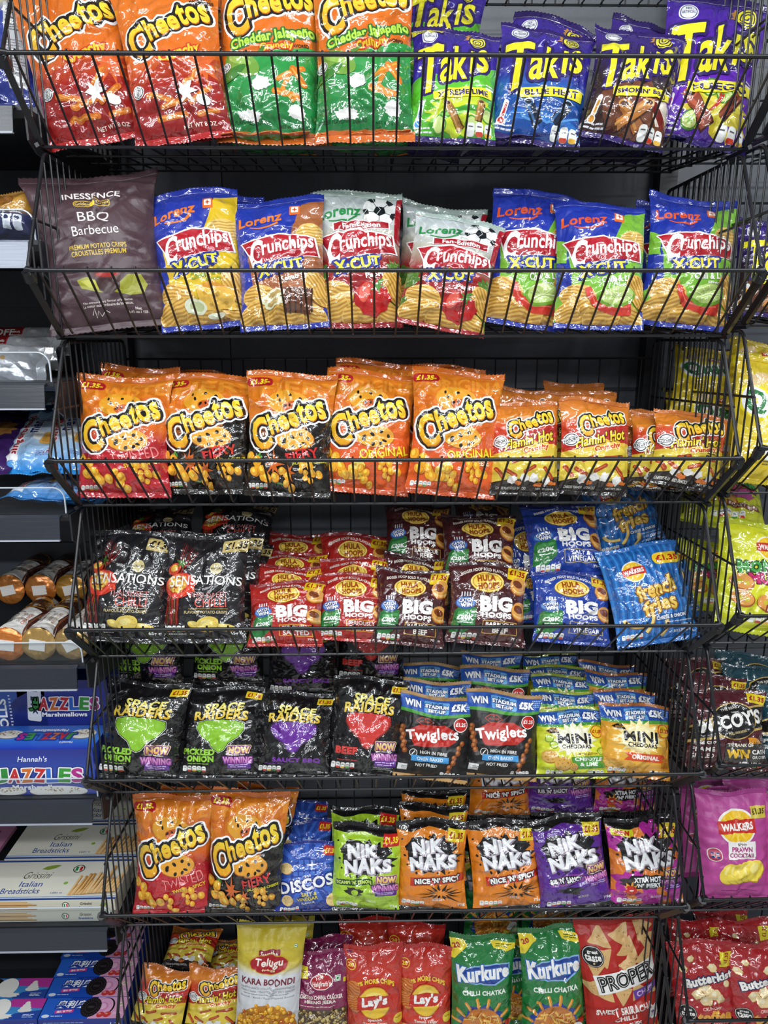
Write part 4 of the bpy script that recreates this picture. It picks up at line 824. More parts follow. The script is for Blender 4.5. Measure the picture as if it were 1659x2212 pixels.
def niknaks(kind):
    A = 1.29; c = {'scampi': '#a9d030', 'nice': '#e0811e', 'rib': '#5a2a92', 'xtra': '#e07c26'}[kind]
    d = D(A, c, seal='#141214', seal2='#141214', nx=26, back=c, sh=.05)
    d.a('#141214', PG([(0, 0), (1, 0), (1, .05), (.7, .10), (.45, .055), (.2, .10), (0, .05)]))
    if kind == 'xtra':
        for i, (x, y, s) in enumerate(((.1, .25, .16), (.9, .3, .14), (.2, .9, .2), (.85, 1.0, .22), (.5, 1.15, .2), (.1, 1.15, .14), (.95, .7, .12), (.6, .12, .14))): d.a('#b42a9a', blob(x, y, s, s*1.1, 9, .9, i))
        d.a('#d8e02a', RC(.20, .13, .30, .10)); d.text('#c8201c', 'NEW', .20, .13, .2, .07, bold=.08)
    d.a('#141214', blob(.48, .44, .42, .29, 17, .35, 4)); sprinkle(d, .06, .16, .92, .74, 26, '#141214', .018, 7)
    t = JN(TX('NiK', .43, .33, .46, .20, rot=-6, bold=.045, jit=.12, seed=3), TX('NAKS', .51, .55, .70, .23, rot=-6, bold=.045, jit=.12, seed=5)); d.a('#a89aa8', (DIL(t, .01)[0]+[.008, .014], DIL(t, .01)[1])); d.a('#f2f4f6', t)
    flash(d, .84, .15, .24, .19, '£1.35', '#e8cf22' if kind != 'scampi' else '#c8201c', '#9c1a1c' if kind != 'scampi' else '#f4dc22', 2)
    if kind == 'scampi': d.text('#d8ee6a', "SCAMPI 'N' LEMON", .32, .815, .52, .062, rot=-6, bold=.05, out=((.02, '#1c4a24'),)); [d.a('#141214', blob(.30+.04*i, .97+.02*(i % 2), .09, .07, 8, .9, i)) for i in range(3)]; d.a(c, EL(.34, .98, .05)); now(d, .78, .86, .40)
    if kind == 'nice': d.a('#c0301e', PG([(.18, .80), (.97, .72), (.98, .84), (.18, .93)])); d.text('#f6f4f0', "NICE 'N' SPICY", .58, .82, .68, .085, rot=-6, bold=.06, out=((.012, '#141214'),)); d.a('#141214', ST(.62, 1.02, .34, .12, 15, jag=.7, seed=3, sy=.45)); d.a('#e88a2a', ST(.62, 1.02, .20, .08, 13, jag=.6, seed=5, sy=.4))
    if kind == 'rib': d.a('#8a4a9a', PG([(.14, .80), (.62, .74), (.64, .88), (.14, .92)])); d.text('#f2f0f4', "RIB 'N' SAUCY", .36, .83, .44, .075, rot=-4, bold=.05, out=((.012, '#141214'),)); d.a('#141214', blob(.40, 1.0, .2, .06, 12, .9, 3)); now(d, .80, .82, .36)
    if kind == 'xtra': d.a('#141214', blob(.44, .88, .36, .13, 16, .3, 8)); d.text('#f2f4f6', 'XTRA HOT', .46, .84, .38, .085, rot=-3, bold=.06); d.text('#f2f4f6', "'N' FIERY", .48, .93, .34, .07, rot=-3, bold=.06); d.a('#e8a02a', ST(.24, 1.0, .13, .06, 9, jag=.6, seed=5)); d.a('#c8281c', EL(.24, 1.02, .075)); d.a('#f2ece4', EL(.24, 1.01, .03, .012)); now(d, .82, .86, .34)
    nut(d, .08, 1.20, .32, 5); fine(d, .5, 1.1, .2, .04, 2, '#e8e4e0'); d.text('#f2f0ec', '75g', .92, 1.22, .11, .055, bold=.03)
    return d
def discos():
    A = 1.11; d = D(A, vign('#3a62c0', '#1c2f86', .5, .45, .7, A), seal='#1d2e84', seal2='#1d2e84', nx=24, back='#1d2e84')
    for k in range(16): a = 6.28*k/16; d.a('#3f68c8', PG([(.52+.22*math.cos(a-.06), .42+.22*math.sin(a-.06)), (.52+.55*math.cos(a-.09), .42+.55*math.sin(a-.09)), (.52+.55*math.cos(a+.09), .42+.55*math.sin(a+.09)), (.52+.22*math.cos(a+.06), .42+.22*math.sin(a+.06))]))
    d.a('#24409c', EL(.52, .48, .26, .26)); [d.a('#4a76d2', RC(.34+.09*i, .28+.09*j, .07, .07, 0, .01)) for i in range(5) for j in range(5) if (i-2)**2+(j-2)**2 < 6]
    for x, y, r in ((.19, .36, .10), (.20, .90, .09), (.92, .94, .11)): d.a('#b98a44', EL(x+.008, y+.01, r)); d.a('#eacb8a', EL(x, y, r)); sprinkle(d, x-r*.6, y-r*.6, x+r*.6, y+r*.6, 9, '#c9a25c', .008, 5)
    d.a('#f4f6fb', ST(.60, .33, .09, .02, 4)); d.a('#f4f6fb', ST(.36, .58, .06, .015, 4))
    t = TX('DISCOS', .50, .64, .86, .20, rot=-9, bold=.03); d.a('#1a2c80', DIL(t, .02)); d.a('#f4f4f2', t)
    d.text('#f2de4a', 'SALT &', .55, .80, .24, .06, rot=-6, bold=.03); d.text('#f2de4a', 'VINEGAR', .52, .88, .34, .065, rot=-6, bold=.03); d.text('#f4f4f2', 'FLAVOUR', .53, .95, .2, .035, rot=-6, bold=.02)
    d.a('#c4281e', RC(.88, .10, .22, .16, 3)); d.text('#f6dc2a', '£1.35', .88, .10, .18, .085, rot=3, bold=.05); nut(d, .08, 1.06, .3, 5)
    return d
G['discs'] = discos()
for k in ('scampi', 'nice', 'rib', 'xtra'): G['knob_'+k] = niknaks(k)

def boondi():
    A = 1.82; d = D(A, [(0, '#c2ae30'), (.52, '#c8b43a'), (.60, '#d8d2a8'), (.66, '#d6d8dc'), (1.1, '#d2d4d8'), (A, '#d8d8da')], seal='#b8a52c', nx=24, back='#c8c8ca', film='satin')
    d.a('#8e1f38', RC(.5, .33, .32, .12, 0, .03)); d.text('#f4e8d8', 'Swetha', .5, .33, .26, .09, bold=.02); d.a('#c8a02a', EL(.5, .48, .30, .15)); d.a('#a81f28', EL(.5, .48, .285, .137)); d.text('#f6ece0', 'Telugu', .5, .47, .42, .15, bold=.03, shear=.1); d.text('#f6e2b0', 'foods', .5, .56, .2, .04)
    d.text('#7a2a3a', 'KARA BOONDI', .5, .745, .82, .10, bold=.035); [d.text('#8a8a92', s, .5, y, .84, .032) for s, y in (('ORIGINAL SNACKS / COLLATIONS TRADITIONNELLES', .845), ('Snacks / Snacks / TRADITIONALLY SPICY SNACKS', .895), ('Boondi / Bondi / Kara (Piquant) Boondi', .99))]; fine(d, .12, .925, .76, .03, 1, '#8a8a92')
    d.a('#2a8a3a', RC(.88, .25, .05, .05)); d.a('#f4f4f2', RC(.88, .25, .038, .038)); d.a('#2a8a3a', EL(.88, .25, .012))
    rs = np.random.RandomState(2); d.a('#b8761a', EL(.5, 1.52, .48, .42))
    for i in range(170):
        a = rs.rand()*6.28; r = math.sqrt(rs.rand()); x, y = .5+.47*r*math.cos(a), 1.50+.42*r*math.sin(a)
        if y > 1.80: continue
        q = rs.uniform(.026, .04); c = ['#e8a822', '#dd9a1c', '#efb838', '#d88a1a', '#b8541c'][min(rs.randint(0, 26)//6, 4)]; d.a('#a8641a', EL(x+.006, y+.008, q, n=9)); d.a(c, EL(x, y, q, n=9)); d.a('#f9d878', EL(x-.01, y-.012, q*.35, n=6))
    d.a('#e8e8ea', EL(.86, 1.62, .10)); fine(d, .80, 1.58, .12, .07, 3, '#7a7a82')
    return d
def chana():
    A = 1.5; d = D(A, [(0, '#7a1848'), (.9, '#84204e'), (A, '#6a1a3a')], seal='#7a1848', nx=22, back='#7a1848')
    d.a('#e0d02a', RC(.14, .26, .28, .20)); d.text('#7a1848', 'NEW PACK', .14, .25, .22, .05, bold=.04); d.a('#f4ece4', EL(.52, .42, .20, .14)); d.a('#b82a34', EL(.52, .42, .185, .125)); d.text('#f6ece4', "Haldiram's", .52, .45, .32, .09, bold=.03, shear=.1); d.a('#f0e0d0', ST(.52, .34, .05, .02, 6)); d.a('#f4f4f2', RC(.80, .38, .10, .10)); d.a('#2a8a3a', RC(.80, .38, .08, .08)); d.a('#f4f4f2', RC(.80, .38, .062, .062)); d.a('#2a8a3a', EL(.80, .38, .02)); d.a('#e8d83a', RC(.92, .42, .04, .08))
    d.text('#f4ece0', 'ROASTED CHANA CRACKER', .5, .68, .80, .07, bold=.03); d.text('#f4ece0', 'HEENG JEERA', .5, .77, .56, .07, bold=.03); fine(d, .1, .83, .8, .025, 1, '#e8d8d0')
    d.a('#4a3a24', RC(.5, 1.2, .96, .62)); rs = np.random.RandomState(4)
    for i in range(190): x, y = rs.uniform(.04, .96), rs.uniform(.92, 1.48); q = rs.uniform(.022, .036); d.a(['#b49a5a', '#8a6a34', '#c8b070', '#5a4424'][rs.randint(4)], EL(x, y, q, q*.85, rs.rand()*180, n=9)); d.a('#e0d0a0', EL(x-.008, y-.008, q*.35, n=6))
    return d
def lays():
    A = 1.75; d = D(A, vign('#d8452e', '#b3251f', .5, .9, 1.0, A), seal='#b3251f', nx=22, back='#b3251f')
    d.a('#b01e1c', EL(.5, .84, .47, .40)); d.a('#c9301f', EL(.5, .88, .44, .36)); d.text('#f6d23a', '20% MORE CHIPS', .5, .55, .72, .085, arc=.10, bold=.04); d.a('#f0c030', EL(.10, .24, .09)); d.a('#c02a1c', EL(.10, .24, .075)); d.text('#f6d23a', '20', .10, .24, .1, .07, bold=.04)
    chip(d, .10, .70, .13, .2, 20, '#d8843a', '#b85a24'); chip(d, .12, .92, .11, .15, -20, '#d8843a', '#b85a24')
    d.a('#d89a1c', EL(.5, .88, .285)); d.a('#f4c832', EL(.5, .88, .27)); d.a('#f8de70', EL(.5, .78, .16, .09)); d.a('#c2281c', PG([(.2, .80), (.5, .74), (.8, .76), (.82, .96), (.5, .98), (.18, 1.02)])); d.text('#f8f6f2', "Lay's", .5, .87, .46, .21, rot=-6, bold=.05, shear=.1)
    d.text('#f6ece0', 'Spanish', .5, 1.19, .26, .065, bold=.03); d.text('#f6ece0', 'Tomato Tango', .5, 1.275, .44, .065, bold=.03); d.text('#f6ece0', 'Flavour', .5, 1.345, .2, .045, bold=.02)
    d.a('#e8d03a', EL(.93, 1.22, .09)); d.text('#b02a1c', 'NOW', .93, 1.2, .1, .035); chip(d, .16, 1.52, .20, .15, 20, '#e8b85a', '#c88a34'); chip(d, .46, 1.62, .2, .12, -10, '#e8b85a', '#c88a34'); d.a('#c0281c', EL(.86, 1.55, .14)); d.a('#e8644a', EL(.82, 1.50, .05)); d.a('#4a8a2c', ST(.88, 1.44, .07, .02, 6))
    return d
def kurkure():
    A = 1.74; d = D(A, '#1f7a3a', seal='#1c7034', nx=24, back='#1c7034')
    d.a('#f0d82a', PG([(0, 0), (.20, 0), (.26, .06), (.06, .30), (0, .32)])); d.text('#b02a1c', '20', .09, .10, .12, .08, bold=.05, rot=-20); d.a('#f0d82a', PG([(.60, .02), (1, .05), (1, .14), (.85, .17), (.66, .13)])); fine(d, .68, .06, .26, .06, 2, '#3a5a1c')
    d.a('#8cb8e8', PG([(.08, .50), (.3, .38), (.6, .36), (.92, .34), (.94, .54), (.7, .68), (.3, .66), (.1, .6)])); d.a('#1c3c8e', PG([(.10, .50), (.3, .40), (.6, .38), (.90, .36), (.92, .53), (.68, .66), (.3, .64), (.12, .59)]))
    d.text('#f6f6f4', 'Kurkure', .5, .49, .84, .24, rot=-5, bold=.05, grow=-.25, jit=.06, out=((.014, '#2a62b8'),)); d.text('#f2f4ee', 'CHILLI CHATKA', .52, .80, .72, .075, rot=-2, bold=.04)
    d.a('#1d3f94', ST(.5, 1.38, .42, .36, 9)); d.a('#c8762a', EL(.5, 1.38, .34, .34)); rs = np.random.RandomState(5)
    for i in range(46): a = rs.rand()*6.28; r = .30*math.sqrt(rs.rand()); x, y = .5+r*math.cos(a), 1.38+r*math.sin(a); b = rs.rand()*3.14; stick(d, x-.05*math.cos(b), y-.05*math.sin(b), x+.05*math.cos(b), y+.05*math.sin(b), .035, ['#dd9a3a', '#c8742a', '#e8b04a'][i % 3], '#f2cf7a')
    for a in np.linspace(3.3, 6.1, 8): stick(d, .5+.37*math.cos(a), 1.36+.34*math.sin(a), .5+.49*math.cos(a), 1.36+.46*math.sin(a), .05, '#d98a2c', '#f0c060')
    d.a('#e8ece4', EL(.84, 1.42, .10, .09)); d.a('#a8bc8a', EL(.88, 1.56, .10)); d.a('#e2d84a', EL(.74, 1.60, .09)); d.a('#c8281c', EL(.92, 1.30, .05)); d.a('#e8d22a', LN(CV((.5, 1.55), (.6, 1.62), (.7, 1.7)), .06, .02))
    return d
def proper():
    A = 1.64; d = D(A, '#b3261f', seal='#a82420', nx=26, film='satin', back='#a82420'); rs = np.random.RandomState(3)
    for x, y, r, s in ((.28, .12, 10, .13), (.56, .10, 40, .13), (.84, .08, 80, .12), (.62, .27, 15, .13), (.90, .22, 60, .12), (.30, .34, 50, .12), (.86, .40, 20, .14), (.18, .50, 70, .1), (.62, .46, 30, .12), (.26, .80, 20, .13), (.50, .84, 65, .12), (.72, .82, 95, .12), (.10, .74, 40, .1), (.92, .84, 20, .09)):
        p = PG(rot2(np.array([(-s, s*.7), (s, s*.7), (0, -s)]), r)+[x, y]); d.a('#8e5a2c', (p[0]+[.008, .012], p[1])); d.a('#d8b074', DIL(p, .012)); sprinkle(d, x-s*.4, y-s*.2, x+s*.4, y+s*.4, 6, '#a8743a', .007, int(x*100))
    d.a('#161416', EL(.16, .36, .135)); d.a('#d8d4ce', EL(.16, .36, .125)); d.a('#161416', EL(.16, .36, .118)); d.text('#f2f0ea', 'great', .16, .31, .13, .05); d.text('#f2f0ea', 'taste', .16, .37, .20, .075, bold=.03); d.a('#d8c8a0', ST(.16, .44, .02, .008, 5)); fine(d, .08, .40, .16, .02, 1, '#f2f0ea')
    d.a('#f0eeea', RC(.56, .64, .84, .25, -12)); t = TX('PROPER', .56, .635, .74, .185, rot=-12, bold=.0); d.a('#1a181a', DIL(t, .012)); d.a('#f0eeea', TX('PROPER', .56, .635, .735, .175, rot=-12, bold=-.032)); d.a('#6a3fa0', RC(.80, .83, .34, .125, -12)); d.text('#e8c8f0', 'CHIPS', .80, .83, .26, .075, rot=-12)
    d.text('#f6efe8', 'SWEET SRIRACHA', .5, 1.06, .78, .085, rot=-4, bold=.04); d.text('#f6efe8', 'CHiLLi', .5, 1.165, .32, .075, rot=-4, bold=.04); d.text('#f6efe8', 'LENTIL CHIPS', .5, 1.265, .44, .06, rot=-4, bold=.02)
    d.a('#f4f2ee', blob(.92, 1.17, .10, .12, 10, .1, 2)); d.text('#6a3a8a', '94', .92, 1.16, .1, .06, bold=.03); [d.a('#e8a42a', ST(.14+.2*k, 1.45+.1*(k % 2), .12, .05, 7, jag=.6, seed=k)) for k in range(5)]; d.a('#5a1a16', EL(.16, 1.5, .1, .13)); chilli(d, (.80, 1.42), (.76, 1.52), (.62, 1.54), .07, '#6a1a24')
    return d
def yellow_rings():
    A = 1.25; d = D(A, vign('#ecd432', '#d2b41c', .5, .6, .8, A), seal='#d0b522', nx=22, back='#cdb528', seal2='#c8b022'); q = TX('Quavers', .5, .42, .84, .26, rot=-6, bold=.04, jit=.12, grow=-.2); d.a('#f2e21c', DIL(q, .06)); d.a('#f4f4f0', DIL(q, .035)); d.a('#2a7a3c', q); d.a('#b8281f', RC(.5, .235, .3, .07, -4)); d.text('#f4f2ec', 'WALKERS', .5, .235, .26, .042, rot=-4, bold=.04); d.a('#e8a86a', EL(.82, .12, .2, .1, 20)); d.a('#e8c890', EL(.2, .2, .12, .06, -20)); nut(d, .30, 1.0, .5, 5); fine(d, .3, 1.06, .5, .06, 2, '#7a6a1c'); fine(d, .3, .9, .4, .03, 1, '#7a6a1c')
    return d
def munch():
    A = 1.25; d = D(A, vign('#e2e22e', '#c6cc22', .5, .5, .8, A), seal='#b9c222', nx=24, back='#b8c01c', seal2='#b9c222'); walkers(d, .50, .24, .13); d.text('#3a9a3a', 'MONSTER', .54, .46, .76, .15, rot=-10, bold=.06, jit=.12, out=((.014, '#1c3a1c'),)); d.text('#c8206a', 'MUNCH', .58, .60, .60, .14, rot=-8, bold=.06, jit=.12, out=((.014, '#5a1030'),)); d.a('#d85aa8', blob(.70, .74, .16, .12, 12, .2, 3))
    for x, y in ((.22, .70), (.24, .90), (.52, .92)): d.a('#a85a1c', EL(x, y, .13, .10, 20)); d.a('#e09a4a', EL(x-.006, y-.01, .12, .09, 20)); d.a('#c8b822', EL(x-.03, y-.01, .03, .03)); d.a('#c8b822', EL(x+.04, y+.01, .03, .03))
    d.a('#8a3a24', RC(.70, .98, .4, .09)); d.text('#f4e8d8', 'ROAST BEEF', .70, .98, .36, .055, bold=.03); nut(d, .34, 1.12, .4, 5)
    return d
def mccoys(c, c2):
    A = 1.0; d = D(A, [(0, c), (A, c2)], seal=c, nx=24, back=c2); d.a('#c8a85a', PG([(0, .50), (.12, .42), (.35, .30), (.62, .22), (1, .12), (1, .46), (.62, .54), (.35, .62), (0, .72)])); d.a('#161416', PG([(0, .53), (.12, .44), (.35, .32), (.62, .24), (1, .15), (1, .43), (.62, .51), (.35, .59), (0, .68)])); d.a('#c8a85a', EL(.55, .38, .30, .25, -14)); d.a('#161416', EL(.55, .38, .285, .235, -14)); d.text('#e8e2d4', 'THE REAL', .50, .215, .22, .035, rot=-14, bold=.02); d.text('#f2f0ea', "McCOY'S", .52, .385, .82, .19, rot=-14, bold=.04, shear=.08, arc=.01); d.text('#d8c48a', 'FULL ON FLAVOUR', .58, .53, .26, .03, rot=-14)
    for k, s in enumerate(('RIDGE CUT', 'FLAME', 'GRILLED')): d.text('#f0ece6', s, .16, .70+.09*k, .26, .06 if k else .04, rot=-4, bold=.03)
    [d.a('#d8922a', LN(CV((.74, .62), (.76+.03*k, .56), (.72+.05*k, .74)), .03)) for k in range(5)]; d.a('#3a3430', RC(.70, .80, .58, .25, -3)); d.text('#e8e0d0', "THE BANK OF", .60, .70, .34, .045, rot=-3, bold=.03); d.text('#e8b82a', 'WIN', .58, .82, .30, .12, rot=-3, bold=.06); d.text('#f2f0ea', 'CASH', .86, .78, .2, .06, rot=-3, bold=.04); d.text('#f2f0ea', 'OR CRISPS', .87, .85, .2, .04, rot=-3, bold=.03); flash(d, .88, .07, .24, .13, '£1.35', '#e8cf22', '#a01c1c', 4); nut(d, .6, .96, .3, 5)
    return d
def prawn():
    A = 1.5; d = D(A, '#b84a94', seal='#a8418a', nx=24, film='satin', back='#a03a80', seal2='#9a3478'); d.a('#c05aa0', RC(.5, .15, .3, .4, 12)); walkers(d, .5, .42, .24); d.a('#d6c24a', RC(.84, .24, .24, .16, 2)); d.text('#4a3a1c', '£1.35', .84, .235, .20, .08, rot=2, bold=.04); d.a('#f0ece8', RC(.55, .76, .40, .26)); d.text('#3a3a3a', 'Simply', .55, .675, .14, .04); d.text('#a8307a', 'PRAWN', .55, .745, .30, .075, bold=.04); d.text('#a8307a', 'COCKTAIL', .55, .83, .36, .07, bold=.04); d.a('#e8e0d8', EL(.17, .84, .10)); d.a('#b83a5a', EL(.17, .84, .088)); d.a('#24408a', RC(.17, .84, .11, .07)); d.a('#f2f2f0', RC(.17, .84, .11, .022)); d.a('#f2f2f0', RC(.17, .84, .028, .07)); d.a('#c8281c', RC(.17, .84, .11, .011)); d.a('#c8281c', RC(.17, .84, .014, .07))
    for k in range(5): d.a('#b89420', EL(.38+.09*k, 1.12-.014*k, .13, .17, 30)); d.a('#ead24a', EL(.37+.09*k, 1.11-.014*k, .125, .165, 30)); d.a('#f4e48a', EL(.35+.09*k, 1.06-.014*k, .05, .08, 30))
    d.a('#7a2a60', LN(CV((.3, 1.4), (.5, 1.34), (.8, 1.39)), .012))
    return d
def toffee():
    A = 1.5; d = D(A, [(0, '#a82024'), (A, '#b0242a')], seal='#a01c22', nx=24, back='#a01c22')
    for x, y, r in ((.16, .34, .07), (.62, .34, .08), (.84, .62, .06), (.30, .2, .06), (.9, .3, .05), (.34, .74, .1), (.5, .68, .1), (.62, .76, .11), (.46, .84, .11), (.7, .84, .08)): d.a('#b8843a', blob(x+.008, y+.01, r, r*.9, 6, .2, int(x*50))); d.a('#ecd29a', blob(x, y, r, r*.9, 6, .2, int(x*50))); d.a('#f6e8c4', blob(x-.015, y-.02, r*.45, r*.4, 5, .2, int(y*50)))
    d.text('#f8f4ee', 'Butterkist', .56, .52, .82, .14, rot=-8, bold=.05, arc=.02, out=((.018, '#2a2450'),)); d.a('#161416', EL(.16, 1.05, .13)); d.a('#d8d4ce', EL(.16, 1.05, .12)); d.a('#161416', EL(.16, 1.05, .113)); d.text('#f2f0ea', 'great', .16, 1.0, .12, .045); d.text('#f2f0ea', 'taste', .16, 1.06, .19, .07, bold=.03); d.text('#f2ded0', 'CRUNCHY', .56, .99, .32, .05, bold=.02); d.text('#e8a83a', 'toffee', .60, 1.12, .60, .19, bold=.05); d.text('#f2ded0', '- POPCORN -', .58, 1.26, .36, .045, bold=.02); nut(d, .1, 1.38, .4, 5); d.a('#e8d822', RC(.86, .22, .22, .24, 6)); d.text('#a01c1c', '£1.35', .86, .2, .18, .09, rot=-70, bold=.04)
    return d
def biscuit_white_blue():
    A = 1.7; d = D(A, [(0, '#c8bd7a'), (.3, '#b8b48a'), (.5, '#2a3c94'), (A, '#22307e')], seal='#b8b07a', nx=22, back='#22307e'); d.a('#b8babd', RC(.80, .95, .30, 1.2)); fine(d, .68, .45, .26, .35, 8, '#5a5a60'); fine(d, .68, .9, .26, .5, 12, '#7a7a80'); fine(d, .1, 1.2, .3, .2, 4, '#d0d4e8')
    return d
G['boondi'] = boondi(); G['chana'] = chana(); G['tomato'] = lays(); G['chatka'] = kurkure(); G['lentil'] = proper()
G['yellow'] = yellow_rings(); G['munch'] = munch(); G['steak'] = mccoys('#541c26', '#471820'); G['teal'] = mccoys('#1c4450', '#173c48'); G['prawn'] = prawn(); G['toffee'] = toffee(); G['pale_blue'] = biscuit_white_blue()
# ------------------------------------------------------------ setting
YR, YF, YB = 1.264, 1.379, 1.71              # basket rim, front of basket floor, rear of basket floor
X0, BW, STEP = 0.0459, 1.25, 0.3242
def z_rim(i): return CAMZ+0.433-STEP*i
def z_floor(i, Y=YF): return z_rim(i)-{6: 0.245, 5: 0.132}.get(i, 0.105)+0.03*(Y-YF)/(YB-YF)+0.004
mb = MB(); mb.box(-4, 4, -3, 2.4, -0.05, 0); mb.build('floor', M['floor'], kind='structure')
# rear steel panels of the gondolas, in courses with a shadow gap between them
xs = at(488, 560, 1.80).x
mb = MB()
for k in range(14):
    z0 = 0.02+0.1945*k
    for a, b in ((-2.2, xs-.0012), (xs+.0012, 2.6)): mb.box(a, b, 1.80, 1.83, z0+.004, z0+.1905); mb.box(a, b, 1.806, 1.83, z0-.004, z0+.0045)
mb.build('wall_back', M['panel'], kind='structure')
mb = MB(); mb.box(-2.2, 2.6, 1.84, 1.86, 0, 2.9); mb.build('wall_rear', M['panel'], kind='structure')
for n, x in (('trim_1', -0.602), ('trim_2', 0.686)):
    mb = MB(); mb.box(x-.020, x+.020, 1.755, 1.80, 0, 2.75); mb.build(n, M['shelf'], kind='structure')

# ------------------------------------------------------------ wire baskets
def rounded(p0, p1, p2, r, n=4):
    p0, p1, p2 = Vector(p0), Vector(p1), Vector(p2); a = p1+(p0-p1).normalized()*r; b = p1+(p2-p1).normalized()*r
    return [tuple(a*(1-t)**2+p1*2*t*(1-t)+b*t*t) for t in [i/n for i in range(n+1)]]
def basket_parts(drop=.105):
    """Meshes of one basket, the middle of its rim at the origin: x across, y into the shelf."""
    h = BW/2; yf = YF-YR; yb = YB-YR; zf, zb = -drop, -drop+.03; zt = STEP-.105-.012; P = {}
    m = MB(); m.tube([(-h+.010, .006, .002), (-h+.004, 0, 0), (-h+.014, -.001, 0), (h-.014, -.001, 0), (h-.004, 0, 0), (h-.010, .006, .002)], .0036, 8); P['rim_bar'] = [m.mesh('rim_bar', M['wire'], True)]
    m = MB(); n = 31
    for k in range(n):
        x = -h+.022+(BW-.044)*k/(n-1); m.tube([(x, .002, .006), (x, 0, -.002)]+rounded((x, 0, 0), (x, yf, zf), (x, yb, zb), .012)+[(x, yf+.02, zf+.0018)], .0019, 6)
    m.tube([(-h, yf, zf-.003), (h, yf, zf-.003)], .0026, 6); P['front_wire_mesh'] = [m.mesh('front_wire_mesh', M['wire'], True)]
    m = MB()
    for k in range(n):
        x = -h+.022+(BW-.044)*k/(n-1); m.tube([(x, yf+.018, zf+.0016)]+rounded((x, yf, zf), (x, yb-.006, zb), (x, yb+.004, zb-.014), .006), .0019, 6)
    for y in (.11, .22, .325): m.tube([(-h, yf+y, zf-.003+.03*y/(yb-yf)), (h, yf+y, zf-.003+.03*y/(yb-yf))], .0024, 6)
    P['floor_wire_mesh'] = [m.mesh('floor_wire_mesh', M['wire'], True)]
    m = MB()
    for k in range(25):
        x = -h+.03+(BW-.06)*k/24; m.tube([(x, yb, zb), (x, yb, .165)], .0019, 6)
    m.tube([(-h, yb+.002, .165), (h, yb+.002, .165)], .0028, 6); m.tube([(-h, yb+.003, .05), (h, yb+.003, .05)], .0022, 6); P['back_wire_mesh'] = [m.mesh('back_wire_mesh', M['wire'], True)]
    S = []; K = []
    for s in (-1, 1):
        x = s*(h-.003); m = MB()
        m.tube([(x-s*.002, .006, -.002)]+rounded((x, 0, -.004), (x, 0, 0), (x, yf, zt), .014)[1:]+rounded((x, 0, 0), (x, yf, zt), (x, yb, zt), .016)+rounded((x, yf, zt), (x, yb, zt), (x, yb, zb), .02)+[(x, yb, zb)], .0034, 7)
        m.tube([(x, yf, zf), (x, yb, zb)], .0026, 6)
        for k in range(16):
            y = .022+.0275*k
            if y > yb-.01: break
            lo = zf*y/yf if y < yf else zf+.03*(y-yf)/(yb-yf); hi = zt*y/yf if y < yf else zt
            m.tube([(x-s*.003, y, lo), (x-s*.003, y, hi)], .0018, 6)
        m.tube([(x+s*.002, .045, .088), (x+s*.002, yb, .075)], .0026, 6)
        S.append(m.mesh('side_wire_mesh', M['wire'], True))
        m = MB(); m.tube([(x+s*.002, .006, -.010), (x+s*.002, yf-.004, zf+.002)], .0075, 4); m.tube([(x+s*.002, .002, -.002), (x+s*.002, .012, -.017)], .0095, 8); m.tube([(x+s*.002, yf-.02, zf-.004), (x+s*.002, yf+.06, zf-.004)], .005, 4); K.append(m.mesh('corner_bracket', M['wire'], False))
    P['side_wire_mesh'] = S; P['corner_bracket'] = K; return P
BP = basket_parts(); BP_DEEP = basket_parts(.245); BP_MID = basket_parts(.132)     # the lowest basket is a deeper one
ORD = ('topmost but one', '', '', '', '', '', '')
BL = {(0, -1): 'black wire basket above the orange cheese snacks, only its floor showing', (0, 0): 'black wire basket holding big orange and purple bags', (0, 1): 'black wire basket holding the brown bag and blue ridged crisps', (0, 2): 'black wire basket holding orange cheese puffs',
      (0, 3): 'black wire basket holding black chilli bags and hoop snacks', (0, 4): 'black wire basket holding black alien-snack bags', (0, 5): 'black wire basket holding nobbly snacks and blue disc crisps', (0, 6): 'lowest black wire basket, with green and red bags',
      (1, 0): 'wire basket of the next bay beside the big purple bag', (1, 1): 'wire basket of the next bay with a purple roll-snack bag', (1, 2): 'wire basket of the next bay with yellow ring snacks', (1, 3): 'wire basket of the next bay with lime yellow bags',
      (1, 4): 'wire basket of the next bay with maroon and teal bags', (1, 5): 'wire basket of the next bay with pink prawn crisps', (1, 6): 'wire basket of the next bay with red toffee popcorn'}
for bay, (dx, dz) in enumerate(((0, 0), (1.282, .018))):
    for i in range(-1 if bay == 0 else 0, 7):
        r = empty('wire_basket', (X0+dx, YR, z_rim(i)+dz)); tag(r, BL[(bay, i)], 'wire basket', 'stacked black wire baskets')
        for nm, ms in (BP_DEEP if i == 6 else BP_MID if i == 5 else BP).items():
            for me in ms: link(nm, me, r)

mb = MB(); mb.box(-2.2, 2.6, 1.36, 1.80, 0, .105); mb.build('trim_3', M['shelf'], kind='structure')

